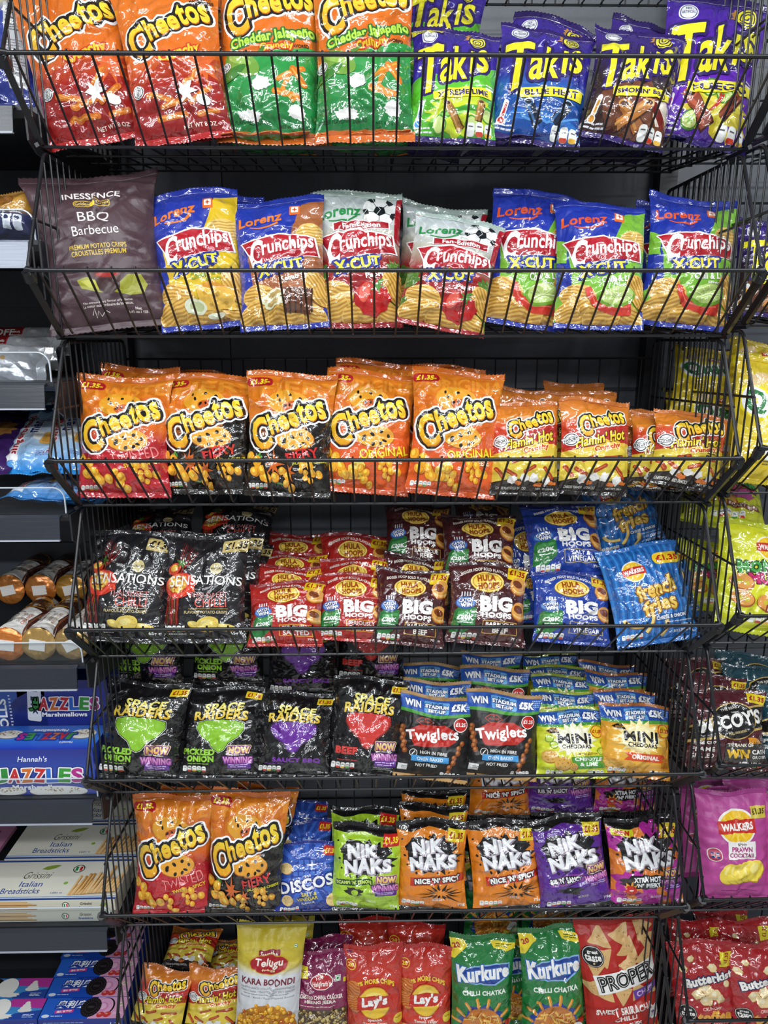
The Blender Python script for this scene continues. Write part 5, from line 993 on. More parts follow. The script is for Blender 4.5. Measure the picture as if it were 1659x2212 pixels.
# ------------------------------------------------------------ flat shelves of the bay to the left
def acrylic():
    m = bpy.data.materials.new('thin_clear_acrylic'); m.use_nodes = True; nt = m.node_tree; nt.nodes.clear()
    o = nt.nodes.new('ShaderNodeOutputMaterial'); t = nt.nodes.new('ShaderNodeBsdfTransparent'); g = nt.nodes.new('ShaderNodeBsdfGlossy'); x = nt.nodes.new('ShaderNodeMixShader')
    x.inputs[0].default_value = .06; g.inputs['Roughness'].default_value = .06; t.inputs[0].default_value = (.93, .95, .97, 1)
    nt.links.new(t.outputs[0], x.inputs[1]); nt.links.new(g.outputs[0], x.inputs[2]); nt.links.new(x.outputs[0], o.inputs[0]); return m
M['acrylic'] = acrylic()
XE = -0.604
SHZ = [CAMZ+v for v in (.366, .145, -.109, -.367, -.690, -1.012, -1.350, -1.706)]     # middle of each ticket rail
LIP = [0, .052, .055, .052, .045, .045, .045, 0]
SL = ['steel shelf under the pale blue and cream biscuit pack', 'steel shelf with the pale shiny ticket rail', 'steel shelf under the silver and red biscuit packets', 'steel shelf under the blue gingerbread packets', 'steel shelf under the chocolate digestive rolls', 'steel shelf under the blue marshmallow boxes', 'steel shelf under the cream breadstick boxes', 'base shelf under the blue cookie boxes']
for k, z in enumerate(SHZ):
    r = empty('gondola_shelf', (-1.1, 1.38, z)); tag(r, SL[k], 'shelf', 'shelves of the biscuit bay'); x0, x1 = -1.0, XE+1.1
    zt = .026; m = MB(); m.prism([(0.0, zt-.008), (0, zt), (.42, zt), (.42, zt-.018), (.012, zt-.018)], x0, x1); m.build('shelf_plate', M['shelf'], r)
    m = MB(); m.prism([(-.022, -.022), (-.019, -.022), (-.010, .018), (-.002, .022), (-.004, .025), (-.014, .021)], x0, x1-.012); rl = m.build('ticket_rail', M['bright_rail'] if k == 1 else M['rail'], r)
    m = MB(); m.prism([(-.0245, -.0245), (-.018, -.0245), (-.018, -.0215), (-.0245, -.0215)], x0, x1-.012); m.build('rail_edge', M['edge'], rl)
    m = MB(); V = [(0, zt-.002), (.42, zt-.002), (.42, -.085), (.36, -.085), (.03, -.045), (0, -.03)]
    m.prism(V, x1+.001, x1+.0045); m.build('end_bracket', M['shelf'], r)
    if LIP[k]:
        lp = LIP[k]; R = .022; xe = x1-.006
        prof = [(x0, zt), (xe, zt), (xe, zt+lp-R)]+[(xe-R+R*math.cos(a), zt+lp-R+R*math.sin(a)) for a in np.linspace(0, math.pi/2, 6)[1:]]+[(x0, zt+lp)]
        m = MB(); n = len(prof); m.add([(x, .004, zz) for x, zz in prof]+[(x, .0065, zz) for x, zz in prof], [tuple(range(n)), tuple(range(2*n-1, n-1, -1))]); a = m.build('clear_lip', M['acrylic'], r)
        m = MB(); m.tube([(x, .00525, zz) for x, zz in prof[1:]], .0016, 5); m.build('lip_edge', M['acrylic_edge'], a)
# ------------------------------------------------------------ bags in the baskets
def row(i, items, dz=0.0, group=None):
    for it in items:
        d, label, pb, pt, wpx, dy, lean = it[:7]; kw = dict(it[7]) if len(it) > 7 else {}
        yb = YF+.014+dy; lean = lean+.022; rz = kw.pop('raised', None)
        g = kw.pop('group', group)
        add_bag(G[d], label, kw.pop('cat', 'snack bag'), g, pb, pt, wpx, yb, yb+lean, zmin=None if rz else z_floor(i, yb)+dz+.003, **kw)
g = 'bags in the top basket'
row(0, [
 ('cheese_red', 'big orange and red cheese-snack bag leftmost above the brown bag', (214, 312), (132, -42), 205, .03, .05, {'yaw': 4, 'flare': .16}),
 ('cheese_red', 'big orange and red cheese-snack bag, second from left beside the green pair', (398, 310), (352, -42), 205, 0.005, .05, {'flare': .14}),
 ('cheese_red', 'orange and red bag wedged behind the second orange bag, only an edge showing', (432, 306), (400, -30), 190, .10, .04),
 ('cheese_green', 'orange and green jalapeño bag right beside the orange and red pair', (580, 324), (582, -76), 205, .02, .05),
 ('cheese_green', 'orange and green jalapeño bag beside the purple and lime bag', (788, 322), (783, -78), 203, 0, .05, {'yaw': -3}),
 ('cheese_green', 'orange and green bag hidden behind the two jalapeño bags, edge showing between them', (690, 318), (690, -40), 180, .10, .04),
 ('roll_lime', 'purple and lime green roll-snack bag standing high behind the front lime one', (930, 190), (972, -42), 160, .16, .05, {'raised': 1}),
 ('roll_lime', 'purple and lime green roll-snack bag in front, beside the green jalapeño bag', (973, 322), (988, 55), 178, 0, .045, {'flop': .02}),
 ('roll_blue', 'purple and blue roll-snack bag with a plain blue lower half', (1150, 318), (1190, 52), 190, .01, .045, {'flop': .03}),
 ('roll_bbq', 'dark purple and brown barbecue roll-snack bag', (1337, 320), (1390, 58), 178, .005, .045, {'flop': .02}),
 ('roll_fuego', 'tallest bright purple roll-snack bag with limes, at the right-hand end', (1502, 322), (1560, -2), 205, .03, .06),
 ('roll_blue', 'purple bag behind the blue one, just its top edge showing', (1130, 300), (1205, 44), 170, .11, .04),
 ('roll_bbq', 'dark bag behind the purple and brown barbecue one, edge showing', (1345, 300), (1405, 52), 150, .11, .04),
], group=g)
def flat(i, d, label, pc, wpx, Y0, L, group, rz=0, thick=.16, lift=.0, dz=0):
    """A bag lying on the basket floor, its bottom edge to the front."""
    _BAGN[0] += 1; P = at(pc[0], pc[1], Y0); W = wpx*px_scale(P)/.945; tilt = math.radians(3)
    r = empty('snack_bag', (P.x, Y0, z_floor(i, Y0)+dz+thick*W*.5+.006+lift)); r.rotation_euler = (-math.radians(86), 0, math.radians(rz)); tag(r, label, 'snack bag', group)
    ms = bag_meshes(G[d], W, L, 900+_BAGN[0], thick); link('body', ms[0], r); link('top_seal', ms[1], r); link('bottom_seal', ms[2], r)
flat(0, 'cheese_green', 'green bag lying flat on the basket floor under the left jalapeño bag', (575, 345), 185, 1.395, .20, g, 2)
flat(0, 'cheese_green', 'green bag lying flat under the right jalapeño bag, orange seal poking down', (790, 345), 185, 1.393, .20, g, -3)
flat(0, 'roll_lime', 'lime bag lying flat on the basket floor under the upright lime bag', (960, 345), 140, 1.40, .25, g, 2)
flat(0, 'roll_blue', 'dark blue bag lying flat under the upright purple and blue bag', (1120, 345), 160, 1.40, .25, g, 0)
flat(0, 'roll_bbq', 'dark brown bag lying flat under the barbecue roll-snack bag', (1285, 345), 150, 1.40, .25, g, -2)
flat(0, 'roll_fuego', 'dark purple bag lying flat under the tall bright purple bag', (1430, 345), 120, 1.40, .25, g, 0)
g = 'bags in the second basket'
row(1, [
 ('brown', 'tall matt brown barbecue crisp bag at the left end, above the orange puffs', (248, 720), (190, 372), 232, 0, .05, {'flop': .02, 'slim': .15, 'flare': .11, 'crumple': .5, 'yaw': 10}),
 ('ridged_cheese', 'blue and yellow ridged crisp bag with cheese picture beside the brown bag', (445, 724), (413, 413), 176, .02, .05),
 ('ridged_kebab', 'blue and brown kebab ridged crisp bag', (617, 724), (598, 424), 180, .005, .05, {'flop': .02}),
 ('ridged_cheese', 'ridged crisp bag behind the yellow and brown ones, just a sliver showing', (480, 715), (478, 425), 165, .10, .04),
 ('ridged_fan', 'silver and red football edition bag, the taller left one', (775, 726), (770, 415), 180, .045, .05),
 ('ridged_fan', 'silver and red football edition bag behind the shorter front one', (935, 718), (962, 446), 168, .10, .04),
 ('ridged_fan', 'silver and red football edition bag, the shorter tilted front one', (948, 732), (998, 465), 180, 0, .04, {'flop': .02}),
 ('ridged_lime', 'blue and green chilli-lime ridged bag standing furthest left of its kind', (1122, 722), (1165, 416), 180, .06, .05),
 ('ridged_lime', 'blue and green chilli-lime ridged bag in the middle, creased across its word', (1290, 728), (1300, 432), 180, 0, .05, {'flop': .03, 'yaw': -5}),
 ('ridged_lime', 'blue and green chilli-lime ridged bag hidden behind the last one', (1436, 716), (1462, 448), 165, .11, .03),
 ('ridged_lime', 'blue and green chilli-lime ridged bag at the right-hand end of the basket', (1470, 722), (1498, 428), 180, .03, .05),
], group=g)
g = 'bags in the third basket'
row(2, [
 ('puff_twisted', 'orange and red twisted-puff bag at the left end, standing above the black chilli bags', (270, 1088), (273, 812), 182, 0, .05, {'yaw': 4}),
 ('puff_fiery', 'orange and black chilli puff bag, the left one of the pair in the third basket', (449, 1080), (452, 806), 178, .02, .05, {'flop': .02}),
 ('puff_fiery', 'orange and black chilli puff bag, the right one of the pair in the third basket', (620, 1078), (632, 805), 176, 0, .05),
 ('puff_original', 'orange cheese puff bag, the left one of the pair beside the black chilli puffs', (786, 1086), (805, 799), 178, .02, .05, {'flop': .02}),
 ('puff_original', 'orange cheese puff bag, the right one of the pair, beside the smaller hot snacks', (970, 1086), (992, 797), 180, 0, .05, {'flop': .02}),
 ('puff_twisted', 'orange bag behind the red twisted-puff bag, top edge showing', (290, 1060), (305, 792), 150, .10, .05),
 ('puff_twisted', 'orange bag behind the left black puff bag, top corners showing', (400, 1060), (420, 800), 120, .16, .05),
 ('puff_original', 'orange bag behind the left cheese puff bag, top edge showing', (800, 1050), (815, 780), 160, .10, .05),
 ('puff_original', 'orange bag behind the right cheese puff bag, top edge showing', (945, 1050), (960, 790), 160, .13, .05),
 ('hot', 'yellow and red hot snack bag, the left medium one', (1130, 1078), (1132, 868), 138, 0, .04),
 ('hot', 'yellow and red hot snack bag between the two medium ones, set back', (1178, 1070), (1180, 862), 130, .09, .04),
 ('hot', 'yellow and red hot snack bag, the right medium one', (1278, 1076), (1284, 862), 142, 0, .04),
 ('hot', 'hot snack bag behind the left medium one, dark top edge showing', (1120, 1040), (1130, 840), 110, .15, .04),
 ('hot', 'hot snack bag behind the right medium one, top edge showing', (1245, 1040), (1255, 845), 140, .15, .04),
 ('hot', 'hot snack bag at the very back of the third basket, dim top showing', (1232, 1010), (1240, 828), 118, .22, .04),
 ('hot_small', 'small square hot snack bag in front, near the basket end', (1474, 1056), (1495, 892), 146, .0, .04, {'raised': 1}),
 ('hot_small', 'small square hot snack bag tucked left behind the front one', (1415, 1062), (1432, 893), 120, .045, .03, {'raised': 1}),
 ('hot_small', 'small square hot snack bag furthest left, mostly covered', (1378, 1076), (1390, 930), 80, .07, .03),
 ('hot_small', 'small hot snack bag at the back of the small ones, top edge showing', (1395, 1050), (1400, 888), 100, .14, .03),
], group=g)
flat(2, 'hot_small', 'small hot snack bag lying flat under the square ones', (1425, 1075), 130, 1.395, .10, g, -8, .12)
g = 'bags in the fourth basket'
TB = {'thick': None}
row(3, [
 ('chilli_black', 'black sweet chilli crisp bag, the left one with a gold price corner', (263, 1388), (287, 1147), 170, .01, .07),
 ('chilli_black', 'black sweet chilli crisp bag, the right one of the front pair', (438, 1390), (447, 1153), 172, .01, .07),
 ('chilli_black', 'black sweet chilli bag directly behind the right one, gold corner showing', (470, 1380), (482, 1150), 165, .09, .05),
 ('chilli_black', 'black sweet chilli bag leaning at the back under the orange puffs', (500, 1210), (520, 1085), 150, .22, .10, {'raised': 1}),
 ('chilli_black', 'black sweet chilli bag at the back left, dim top showing', (345, 1220), (350, 1098), 130, .22, .08, {'raised': 1}),
 ('chilli_black', 'black sweet chilli bag furthest right in the dim stack, gold price showing', (500, 1360), (515, 1175), 140, .16, .05),
 ('hoop_red', 'red hoop snack bag in front, beside the black chilli bags', (616, 1402), (622, 1257), 150, 0, .06),
 ('hoop_red', 'red hoop snack bag second in the left red file', (622, 1376), (628, 1222), 145, .075, .06),
 ('hoop_red', 'red hoop snack bag third in the left red file', (628, 1346), (634, 1192), 140, .155, .06),
 ('hoop_red', 'red hoop snack bag at the back of the left red file', (638, 1310), (642, 1152), 138, .235, .06),
 ('hoop_red', 'red hoop snack bag in front, beside the maroon hoop bags', (757, 1400), (765, 1240), 145, .02, .06),
 ('hoop_red', 'red hoop snack bag second in the right red file', (760, 1366), (768, 1205), 140, .08, .06),
 ('hoop_red', 'red hoop snack bag at the back of the right red file', (762, 1316), (768, 1154), 138, .19, .06),
 ('hoop_maroon', 'maroon beef hoop bag in front, the left one', (880, 1405), (893, 1230), 146, .0, .06),
 ('hoop_maroon', 'maroon beef hoop bag set behind the left front one', (894, 1362), (904, 1200), 138, .085, .06),
 ('hoop_maroon', 'maroon beef hoop bag raised at the back left, its promotion bottle showing', (897, 1235), (902, 1090), 130, .17, .09, {'raised': 1}),
 ('hoop_maroon', 'maroon beef hoop bag in front, the right one', (1047, 1403), (1056, 1217), 158, 0, .06),
 ('hoop_maroon', 'maroon beef hoop bag raised behind the right front one', (1032, 1262), (1034, 1114), 148, .10, .08, {'raised': 1}),
 ('hoop_maroon', 'maroon beef hoop bag dim at the very back, under the hot snacks', (1040, 1180), (1040, 1088), 110, .22, .12, {'raised': 1}),
 ('hoop_blue', 'blue vinegar hoop bag in front, the lower one', (1234, 1403), (1233, 1238), 158, 0, .06),
 ('hoop_blue', 'blue vinegar hoop bag stacked above the lower front one', (1230, 1244), (1204, 1092), 155, .09, .10, {'raised': 1}),
 ('hoop_blue', 'blue vinegar hoop bag pushed left behind the other blue ones', (1150, 1310), (1135, 1120), 120, .17, .06, {'raised': 1}),
 ('hoop_blue', 'dark blue bag edge low down behind the lower blue hoop bag', (1160, 1390), (1150, 1235), 110, .10, .04),
 ('fries', 'bright blue striped potato-stick bag in front', (1422, 1405), (1373, 1178), 168, 0, .08),
 ('fries', 'bright blue striped potato-stick bag stood high behind the front one', (1368, 1190), (1325, 1022), 148, .20, .03, {'raised': 1}),
 ('fries', 'bright blue striped potato-stick bag behind the front one, edge at its right', (1440, 1370), (1400, 1182), 150, .10, .06),
], group=g)
g = 'bags in the fifth basket'
row(4, [
 ('space_onion', 'black bag with green emblem, pickled onion, at the left end', (296, 1693), (325, 1472), 168, .01, .07),
 ('space_onion', 'black bag with green emblem, pickled onion, second from the left end', (474, 1692), (487, 1484), 160, .01, .07),
 ('space_bbq', 'black bag with a purple emblem in front', (632, 1692), (642, 1494), 152, .01, .07),
 ('space_beef', 'black bag with a red emblem in front', (788, 1692), (803, 1463), 150, .01, .07),
 ('space_onion', 'black pickled onion bag stood high behind the left end one', (318, 1482), (326, 1296), 150, .20, .03, {'raised': 1}),
 ('space_onion', 'black pickled onion bag stood high behind the second green-emblem bag', (492, 1480), (497, 1294), 150, .20, .03, {'raised': 1}),
 ('space_bbq', 'black purple-emblem bag stood high behind the front purple-emblem one', (655, 1506), (658, 1312), 146, .19, .03, {'raised': 1}),
 ('space_beef', 'black red-emblem bag stood high behind the front red-emblem one', (800, 1475), (804, 1292), 140, .21, .03, {'raised': 1}),
 ('twig', 'black and red baked twig-snack bag in front, the left one', (928, 1692), (947, 1502), 150, .0, .06),
 ('twig', 'black and red baked twig-snack bag in front, the right one', (1080, 1692), (1089, 1494), 146, .0, .06),
 ('twig', 'twig-snack bag second in the left file, blue banner showing', (938, 1650), (945, 1470), 135, .08, .05),
 ('twig', 'twig-snack bag third in the left file, blue banner showing', (920, 1610), (930, 1433), 118, .17, .05),
 ('twig', 'twig-snack bag second in the right file, wide blue banner showing', (1065, 1620), (1070, 1440), 140, .12, .05),
 ('twig', 'twig-snack bag at the back of the right file, dim banner showing', (1058, 1590), (1062, 1410), 118, .22, .05),
 ('mini_lime', 'lime yellow baked cheese-biscuit bag in front', (1235, 1697), (1226, 1528), 142, .0, .055),
 ('mini_lime', 'lime yellow biscuit bag second in its file', (1222, 1660), (1216, 1492), 128, .08, .05),
 ('mini_lime', 'lime yellow biscuit bag third in its file', (1216, 1620), (1213, 1458), 122, .15, .05),
 ('mini_lime', 'lime yellow biscuit bag fourth in its file', (1206, 1600), (1202, 1438), 118, .205, .05),
 ('mini_lime', 'lime yellow biscuit bag at the very back of its file', (1190, 1580), (1186, 1412), 112, .255, .05),
 ('mini_orange', 'orange baked cheese-biscuit bag in front', (1367, 1694), (1369, 1520), 143, .0, .055),
 ('mini_orange', 'orange biscuit bag second in its file', (1352, 1660), (1350, 1490), 128, .075, .05),
 ('mini_orange', 'orange biscuit bag third in its file', (1328, 1620), (1330, 1452), 125, .15, .05),
 ('mini_orange', 'orange biscuit bag at the back of its file', (1310, 1598), (1312, 1432), 118, .21, .05),
], group=g)
g = 'bags in the sixth basket'
row(5, [
 ('puff_twisted', 'tall orange and red twisted-puff bag at the left end, beside the breadstick boxes', (375, 1990), (377, 1716), 160, 0, .06),
 ('puff_fiery', 'tall orange and black chilli puff bag beside the blue disc crisps', (527, 1986), (542, 1706), 155, 0, .06),
 ('puff_fiery', 'orange bag behind the tall black puff bag, corner showing', (560, 1940), (580, 1696), 120, .10, .05),
 ('puff_twisted', 'orange bag behind the tall red puff bag, top edge showing', (400, 1940), (420, 1700), 130, .10, .05),
 ('discs', 'royal blue disc crisp bag in front', (664, 1988), (661, 1818), 132, 0, .05),
 ('discs', 'royal blue disc crisp bag second in its file', (660, 1940), (657, 1773), 112, .09, .05),
 ('discs', 'royal blue disc crisp bag at the back of its file', (656, 1900), (652, 1732), 104, .17, .05),
 ('knob_scampi', 'lime green nobbly snack bag in front', (787, 1988), (797, 1778), 140, 0, .06),
 ('knob_scampi', 'lime green nobbly snack bag behind the front one, price at its corner', (782, 1950), (790, 1742), 136, .08, .06),
 ('knob_nice', 'orange nobbly snack bag in front, beside the lime green one', (930, 1990), (934, 1770), 143, 0, .06),
 ('knob_nice', 'orange nobbly snack bag second in the left orange file', (934, 1950), (937, 1736), 136, .08, .06),
 ('knob_nice', 'orange nobbly snack bag third in the left orange file', (934, 1920), (937, 1706), 132, .15, .06),
 ('knob_nice', 'orange nobbly snack bag in front, beside the purple one', (1098, 1986), (1085, 1770), 145, 0, .06),
 ('knob_nice', 'orange nobbly snack bag stood high behind the one beside purple', (1078, 1768), (1078, 1596), 125, .20, .03, {'raised': 1}),
 ('knob_rib', 'purple nobbly snack bag in front', (1247, 1982), (1216, 1762), 148, 0, .06),
 ('knob_rib', 'purple nobbly snack bag stood high behind the front purple one', (1208, 1762), (1206, 1590), 140, .20, .03, {'raised': 1}),
 ('knob_xtra', 'purple and orange flame-patterned nobbly snack bag in front', (1397, 1976), (1383, 1764), 150, 0, .06),
 ('knob_xtra', 'flame-patterned nobbly snack bag stood high behind the front one', (1348, 1760), (1342, 1590), 126, .20, .03, {'raised': 1}),
], group=g)
g = 'bags in the lowest basket'
row(6, [
 ('hot', 'small yellow hot snack bag in front at the left, beside the blue cookie boxes', (332, 2232), (366, 2090), 105, .02, .05, {'raised': 1}),
 ('hot', 'small yellow hot snack bag in front, beside the yellow boondi bag', (455, 2232), (470, 2087), 112, .02, .05, {'raised': 1}),
 ('hot', 'small yellow hot snack bag raised at the back left, tilted', (400, 2095), (428, 2006), 100, .16, .08, {'raised': 1}),
 ('hot', 'small yellow hot snack bag at the back, beside the boondi bag', (490, 2110), (500, 2030), 88, .17, .08, {'raised': 1}),
 ('boondi', 'tall yellow and white bag of golden boondi balls', (575, 2262), (588, 1990), 135, 0, .06),
 ('boondi', 'yellow bag top behind the tall boondi bag', (625, 2200), (630, 1978), 90, .12, .05),
 ('chana', 'magenta and black roasted chana bag in front', (692, 2256), (694, 2052), 120, 0, .06),
 ('chana', 'magenta chana bag behind, its yellow corner flash showing', (698, 2220), (700, 2022), 110, .09, .05),
 ('tomato', 'red tomato crisp bag in front, the left one', (811, 2264), (807, 2038), 116, 0, .06),
 ('tomato', 'red tomato crisp bag in front, the right one', (916, 2264), (922, 2039), 110, 0, .06),
 ('tomato', 'red tomato crisp bag at the back left, gold slogan showing', (795, 2200), (797, 1983), 118, .15, .05),
 ('tomato', 'red tomato crisp bag at the back right, gold slogan showing', (898, 2210), (900, 1992), 112, .10, .05),
 ('chatka', 'green crunchy-stick bag with yellow corner, the left front one', (1038, 2266), (1043, 2016), 128, 0, .06),
 ('chatka', 'green crunchy-stick bag squeezed behind the left front one', (1098, 2245), (1092, 2020), 110, .08, .05),
 ('chatka', 'green crunchy-stick bag with yellow corner, the right front one', (1196, 2266), (1190, 1999), 132, 0, .06),
 ('chatka', 'green crunchy-stick bag squeezed behind the right front one', (1240, 2245), (1232, 2010), 105, .08, .05),
 ('chatka', 'green crunchy-stick bag stood high at the back, beside the red tomato crisps', (1062, 2032), (1062, 1842), 118, .20, .03, {'raised': 1}),
 ('chatka', 'green crunchy-stick bag stood high at the back, beside the red lentil chips', (1188, 2028), (1188, 1838), 118, .20, .03, {'raised': 1}),
 ('lentil', 'big red lentil chip bag with a white tilted name panel', (1348, 2264), (1324, 1980), 155, 0, .06),
], group=g)
# bags in the baskets of the next bay
g = 'bags in the next bay'
row(1, [('roll_bbq', 'purple roll-snack bag in the next bay, cut by the picture edge', (1655, 715), (1672, 480), 150, .06, .04)], .018, g)
row(2, [
 ('yellow', 'big yellow ring-snack bag in front in the next bay', (1668, 1058), (1690, 780), 188, 0, .05),
 ('yellow', 'yellow ring-snack bag high at the back in the next bay', (1530, 920), (1545, 756), 165, .17, .06, {'raised': 1}),
 ('yellow', 'yellow ring-snack bag set low behind the big front one', (1560, 1045), (1570, 830), 150, .10, .05),
 ('yellow', 'yellow ring-snack bag deep behind the side wires', (1490, 1010), (1500, 850), 120, .24, .05),
 ('yellow', 'yellow ring-snack bag topmost at the picture edge', (1650, 900), (1660, 745), 160, .11, .05, {'raised': 1})], .018, g)
row(3, [
 ('munch', 'lime yellow monster-foot snack bag in front in the next bay', (1630, 1393), (1655, 1135), 185, 0, .06),
 ('munch', 'lime yellow snack bag stood high behind the front one, beef flavour strip', (1560, 1140), (1545, 1020), 165, .14, .12, {'raised': 1}),
 ('munch', 'lime yellow snack bag edge behind the side wires', (1530, 1370), (1535, 1170), 130, .11, .05)], .018, g)
row(4, [
 ('steak', 'maroon ridge-cut crisp bag in front in the next bay', (1568, 1682), (1562, 1490), 165, 0, .06),
 ('steak', 'maroon ridge-cut crisp bag behind, second from front', (1540, 1640), (1540, 1458), 130, .09, .05),
 ('steak', 'maroon ridge-cut crisp bag at the back, yellow price showing', (1500, 1600), (1500, 1422), 120, .17, .05),
 ('teal', 'teal ridge-cut crisp bag in front at the picture edge', (1722, 1682), (1722, 1492), 165, .02, .06),
 ('teal', 'teal ridge-cut crisp bag behind the maroon one', (1630, 1630), (1640, 1440), 150, .13, .05),
 ('teal', 'teal ridge-cut crisp bag highest at the back', (1610, 1600), (1625, 1415), 150, .20, .05)], .018, g)
row(5, [
 ('prawn', 'matt pink prawn crisp bag in front in the next bay', (1583, 1952), (1578, 1705), 145, 0, .06),
 ('prawn', 'matt pink prawn crisp bag at the picture edge', (1726, 1952), (1718, 1712), 145, 0, .06),
 ('prawn', 'matt pink prawn crisp bag behind, left of the front one', (1525, 1930), (1520, 1702), 100, .07, .05),
 ('prawn', 'matt pink prawn crisp bag behind, its top above the front one', (1640, 1900), (1635, 1680), 130, .12, .05),
 ('prawn', 'matt pink prawn crisp bag dim at the back left', (1525, 1880), (1530, 1678), 120, .18, .05)], .018, g)
row(6, [
 ('toffee', 'red toffee popcorn bag in front, beside the side wires', (1530, 2246), (1510, 2030), 128, 0, .06, {'cat': 'popcorn bag'}),
 ('toffee', 'red toffee popcorn bag in front at the picture edge', (1652, 2246), (1625, 2034), 130, 0, .06, {'cat': 'popcorn bag'}),
 ('toffee', 'red toffee popcorn bag squeezed between the two front ones', (1585, 2230), (1570, 2025), 110, .08, .05, {'cat': 'popcorn bag'}),
 ('toffee', 'red toffee popcorn bag behind at the left, yellow price showing', (1500, 2200), (1500, 1985), 110, .13, .05, {'cat': 'popcorn bag'}),
 ('toffee', 'red toffee popcorn bag behind at the right, yellow price showing', (1610, 2190), (1600, 1985), 115, .13, .05, {'cat': 'popcorn bag'}),
 ('toffee', 'red toffee popcorn bag dim at the very back under the pink bags', (1560, 2170), (1555, 1965), 110, .20, .05, {'cat': 'popcorn bag'})], .018, g)
# ------------------------------------------------------------ biscuits on the shelves to the left
def face_grid(d, o, ex, ey):
    """Grid of points for design d on a flat face: o its top left corner, ex along the width, ey down the face."""
    X, Y = np.meshgrid(np.linspace(0, 1, d.nx+1), np.linspace(0, 1, d.ny+1)); o, ex, ey = map(np.array, (o, ex, ey))
    pos = o+X[..., None]*ex+Y[..., None]*ey; n = np.cross(ey, ex); n = n/np.linalg.norm(n)
    return pos, np.broadcast_to(n, pos.shape)
def grid_mesh(name, grids, extra=None, film='card', parent=None):
    """One mesh of several printed grids [(design, pos, nor)] plus plain faces extra = [(points, normal, colour)]."""
    V = []; N = []; K = []; F = []; nb = 0
    for d, pos, nor in grids:
        ny, nx = pos.shape[0]-1, pos.shape[1]-1; I = np.arange((nx+1)*(ny+1)).reshape(ny+1, nx+1)+nb
        a, b, c, e = I[:-1, :-1].ravel(), I[:-1, 1:].ravel(), I[1:, :-1].ravel(), I[1:, 1:].ravel()
        F.append(np.concatenate([np.stack([a, c, b], 1), np.stack([b, c, e], 1)])); XX, YY = np.meshgrid(np.linspace(0, 1, nx+1), np.linspace(0, d.A, ny+1))
        V.append(pos.reshape(-1, 3)); N.append(np.array(nor).reshape(-1, 3)); K.append(d.basecol(XX.ravel(), YY.ravel())); nb += len(V[-1])
        L = lay(d, pos, np.array(nor), .00013)
        if L: V.append(L[0]); N.append(L[1]); F.append(L[2]+nb); K.append(L[3]); nb += len(L[0])
    for pts, n, col in (extra or []):
        k = len(pts); V.append(np.array(pts, float)); N.append(np.tile(np.array(n, float), (k, 1))); K.append(np.tile(lin(col), (k, 1)))
        F.append(np.array([(nb, nb+i, nb+i+1) for i in range(1, k-1)])); nb += k
    return link(name, mesh_np(name, np.concatenate(V), [np.concatenate(F)], [M[film]], col=np.concatenate(K), nor=np.concatenate(N)), parent)
def carton(label, group, x0, x1, y0, y1, z0, z1, front=None, top=None, side='#1f3ca0', rz=0, name='biscuit_box', cat='biscuit box'):
    """A printed carton between the given world bounds, front towards the aisle."""
    w, dp, h = x1-x0, y1-y0, z1-z0; r = empty(name, ((x0+x1)/2, (y0+y1)/2, z0)); r.rotation_euler.z = math.radians(rz); tag(r, label, cat, group)
    a, b, c = w/2, dp/2, h; g = []; ex = []
    if front: g.append((front, *face_grid(front, (-a, -b, c), (w, 0, 0), (0, 0, -h))))
    else: ex.append(([(-a, -b, 0), (a, -b, 0), (a, -b, c), (-a, -b, c)], (0, -1, 0), side))
    ex += [([(a, -b, 0), (a, b, 0), (a, b, c), (a, -b, c)], (1, 0, 0), side), ([(-a, b, 0), (-a, -b, 0), (-a, -b, c), (-a, b, c)], (-1, 0, 0), side), ([(a, b, 0), (-a, b, 0), (-a, b, c), (a, b, c)], (0, 1, 0), side), ([(-a, b, 0), (a, b, 0), (a, -b, 0), (-a, -b, 0)], (0, 0, -1), side)]
    if not top: ex.append(([(-a, -b, c), (a, -b, c), (a, b, c), (-a, b, c)], (0, 0, 1), side))
    grid_mesh('carton_body', g, ex, 'card', r)
    if top: grid_mesh('lid_panel', [(top, *face_grid(top, (-a, b, c), (w, 0, 0), (0, -dp, 0)))], None, 'card', r)
    return r
# --- designs
JC = ['#2f8a3a', '#c8282c', '#d8702a', '#c8282c', '#2a6ac8', '#3a9a3a', '#b82a8a']
def jazz_front(A, k=None):
    B = A; A = k or A
    d = D(B, [(0, '#26308c'), (B, '#2a3c9c')] if k else [(0, '#26308c'), (A*.5, '#2c4aa8'), (A, '#2a3c9c')], nx=20, film='card'); d.text('#e8ecf6', "Hannah's", .46, .10*A/.48, .26, .06, shear=.25, bold=.01)
    x = .17; sh = [TX(ch, .17+.112*i, .275*A/.48, .105, .15*A/.48, rot=(-4, 3, -3, 4, -2, 3, -4)[i], bold=.045, shear=.1) for i, ch in enumerate('JAZZLES')]
    d.a('#1c2878', DIL(JN(*sh), .022)); d.a('#f4f4f6', DIL(JN(*sh), .011)); [d.a(JC[i], s) for i, s in enumerate(sh)]
    d.text('#f4f4f8', 'Marshmallows', .50, .40*A/.48, .50, .055, bold=.04, out=((.008, '#1c2878'),))
    return d
def mallow(d, cx, cy, rx, ry):
    d.a('#8a8078', EL(cx, cy+.01, rx, ry)); d.a('#ece6dc', EL(cx, cy, rx, ry)); rs = np.random.RandomState(int(cx*99))
    for i in range(40): a = rs.rand()*6.28; q = math.sqrt(rs.rand())*.92; d.a(['#a8905a', '#c8b088', '#8a6a4a', '#f6f2ea'][i % 4], EL(cx+rx*q*math.cos(a), cy+ry*q*math.sin(a)*.6-ry*.3, .009, .006, n=6))
jf = jazz_front(.50); mallow(jf, .22, .455, .15, .045); mallow(jf, .66, .46, .26, .06)
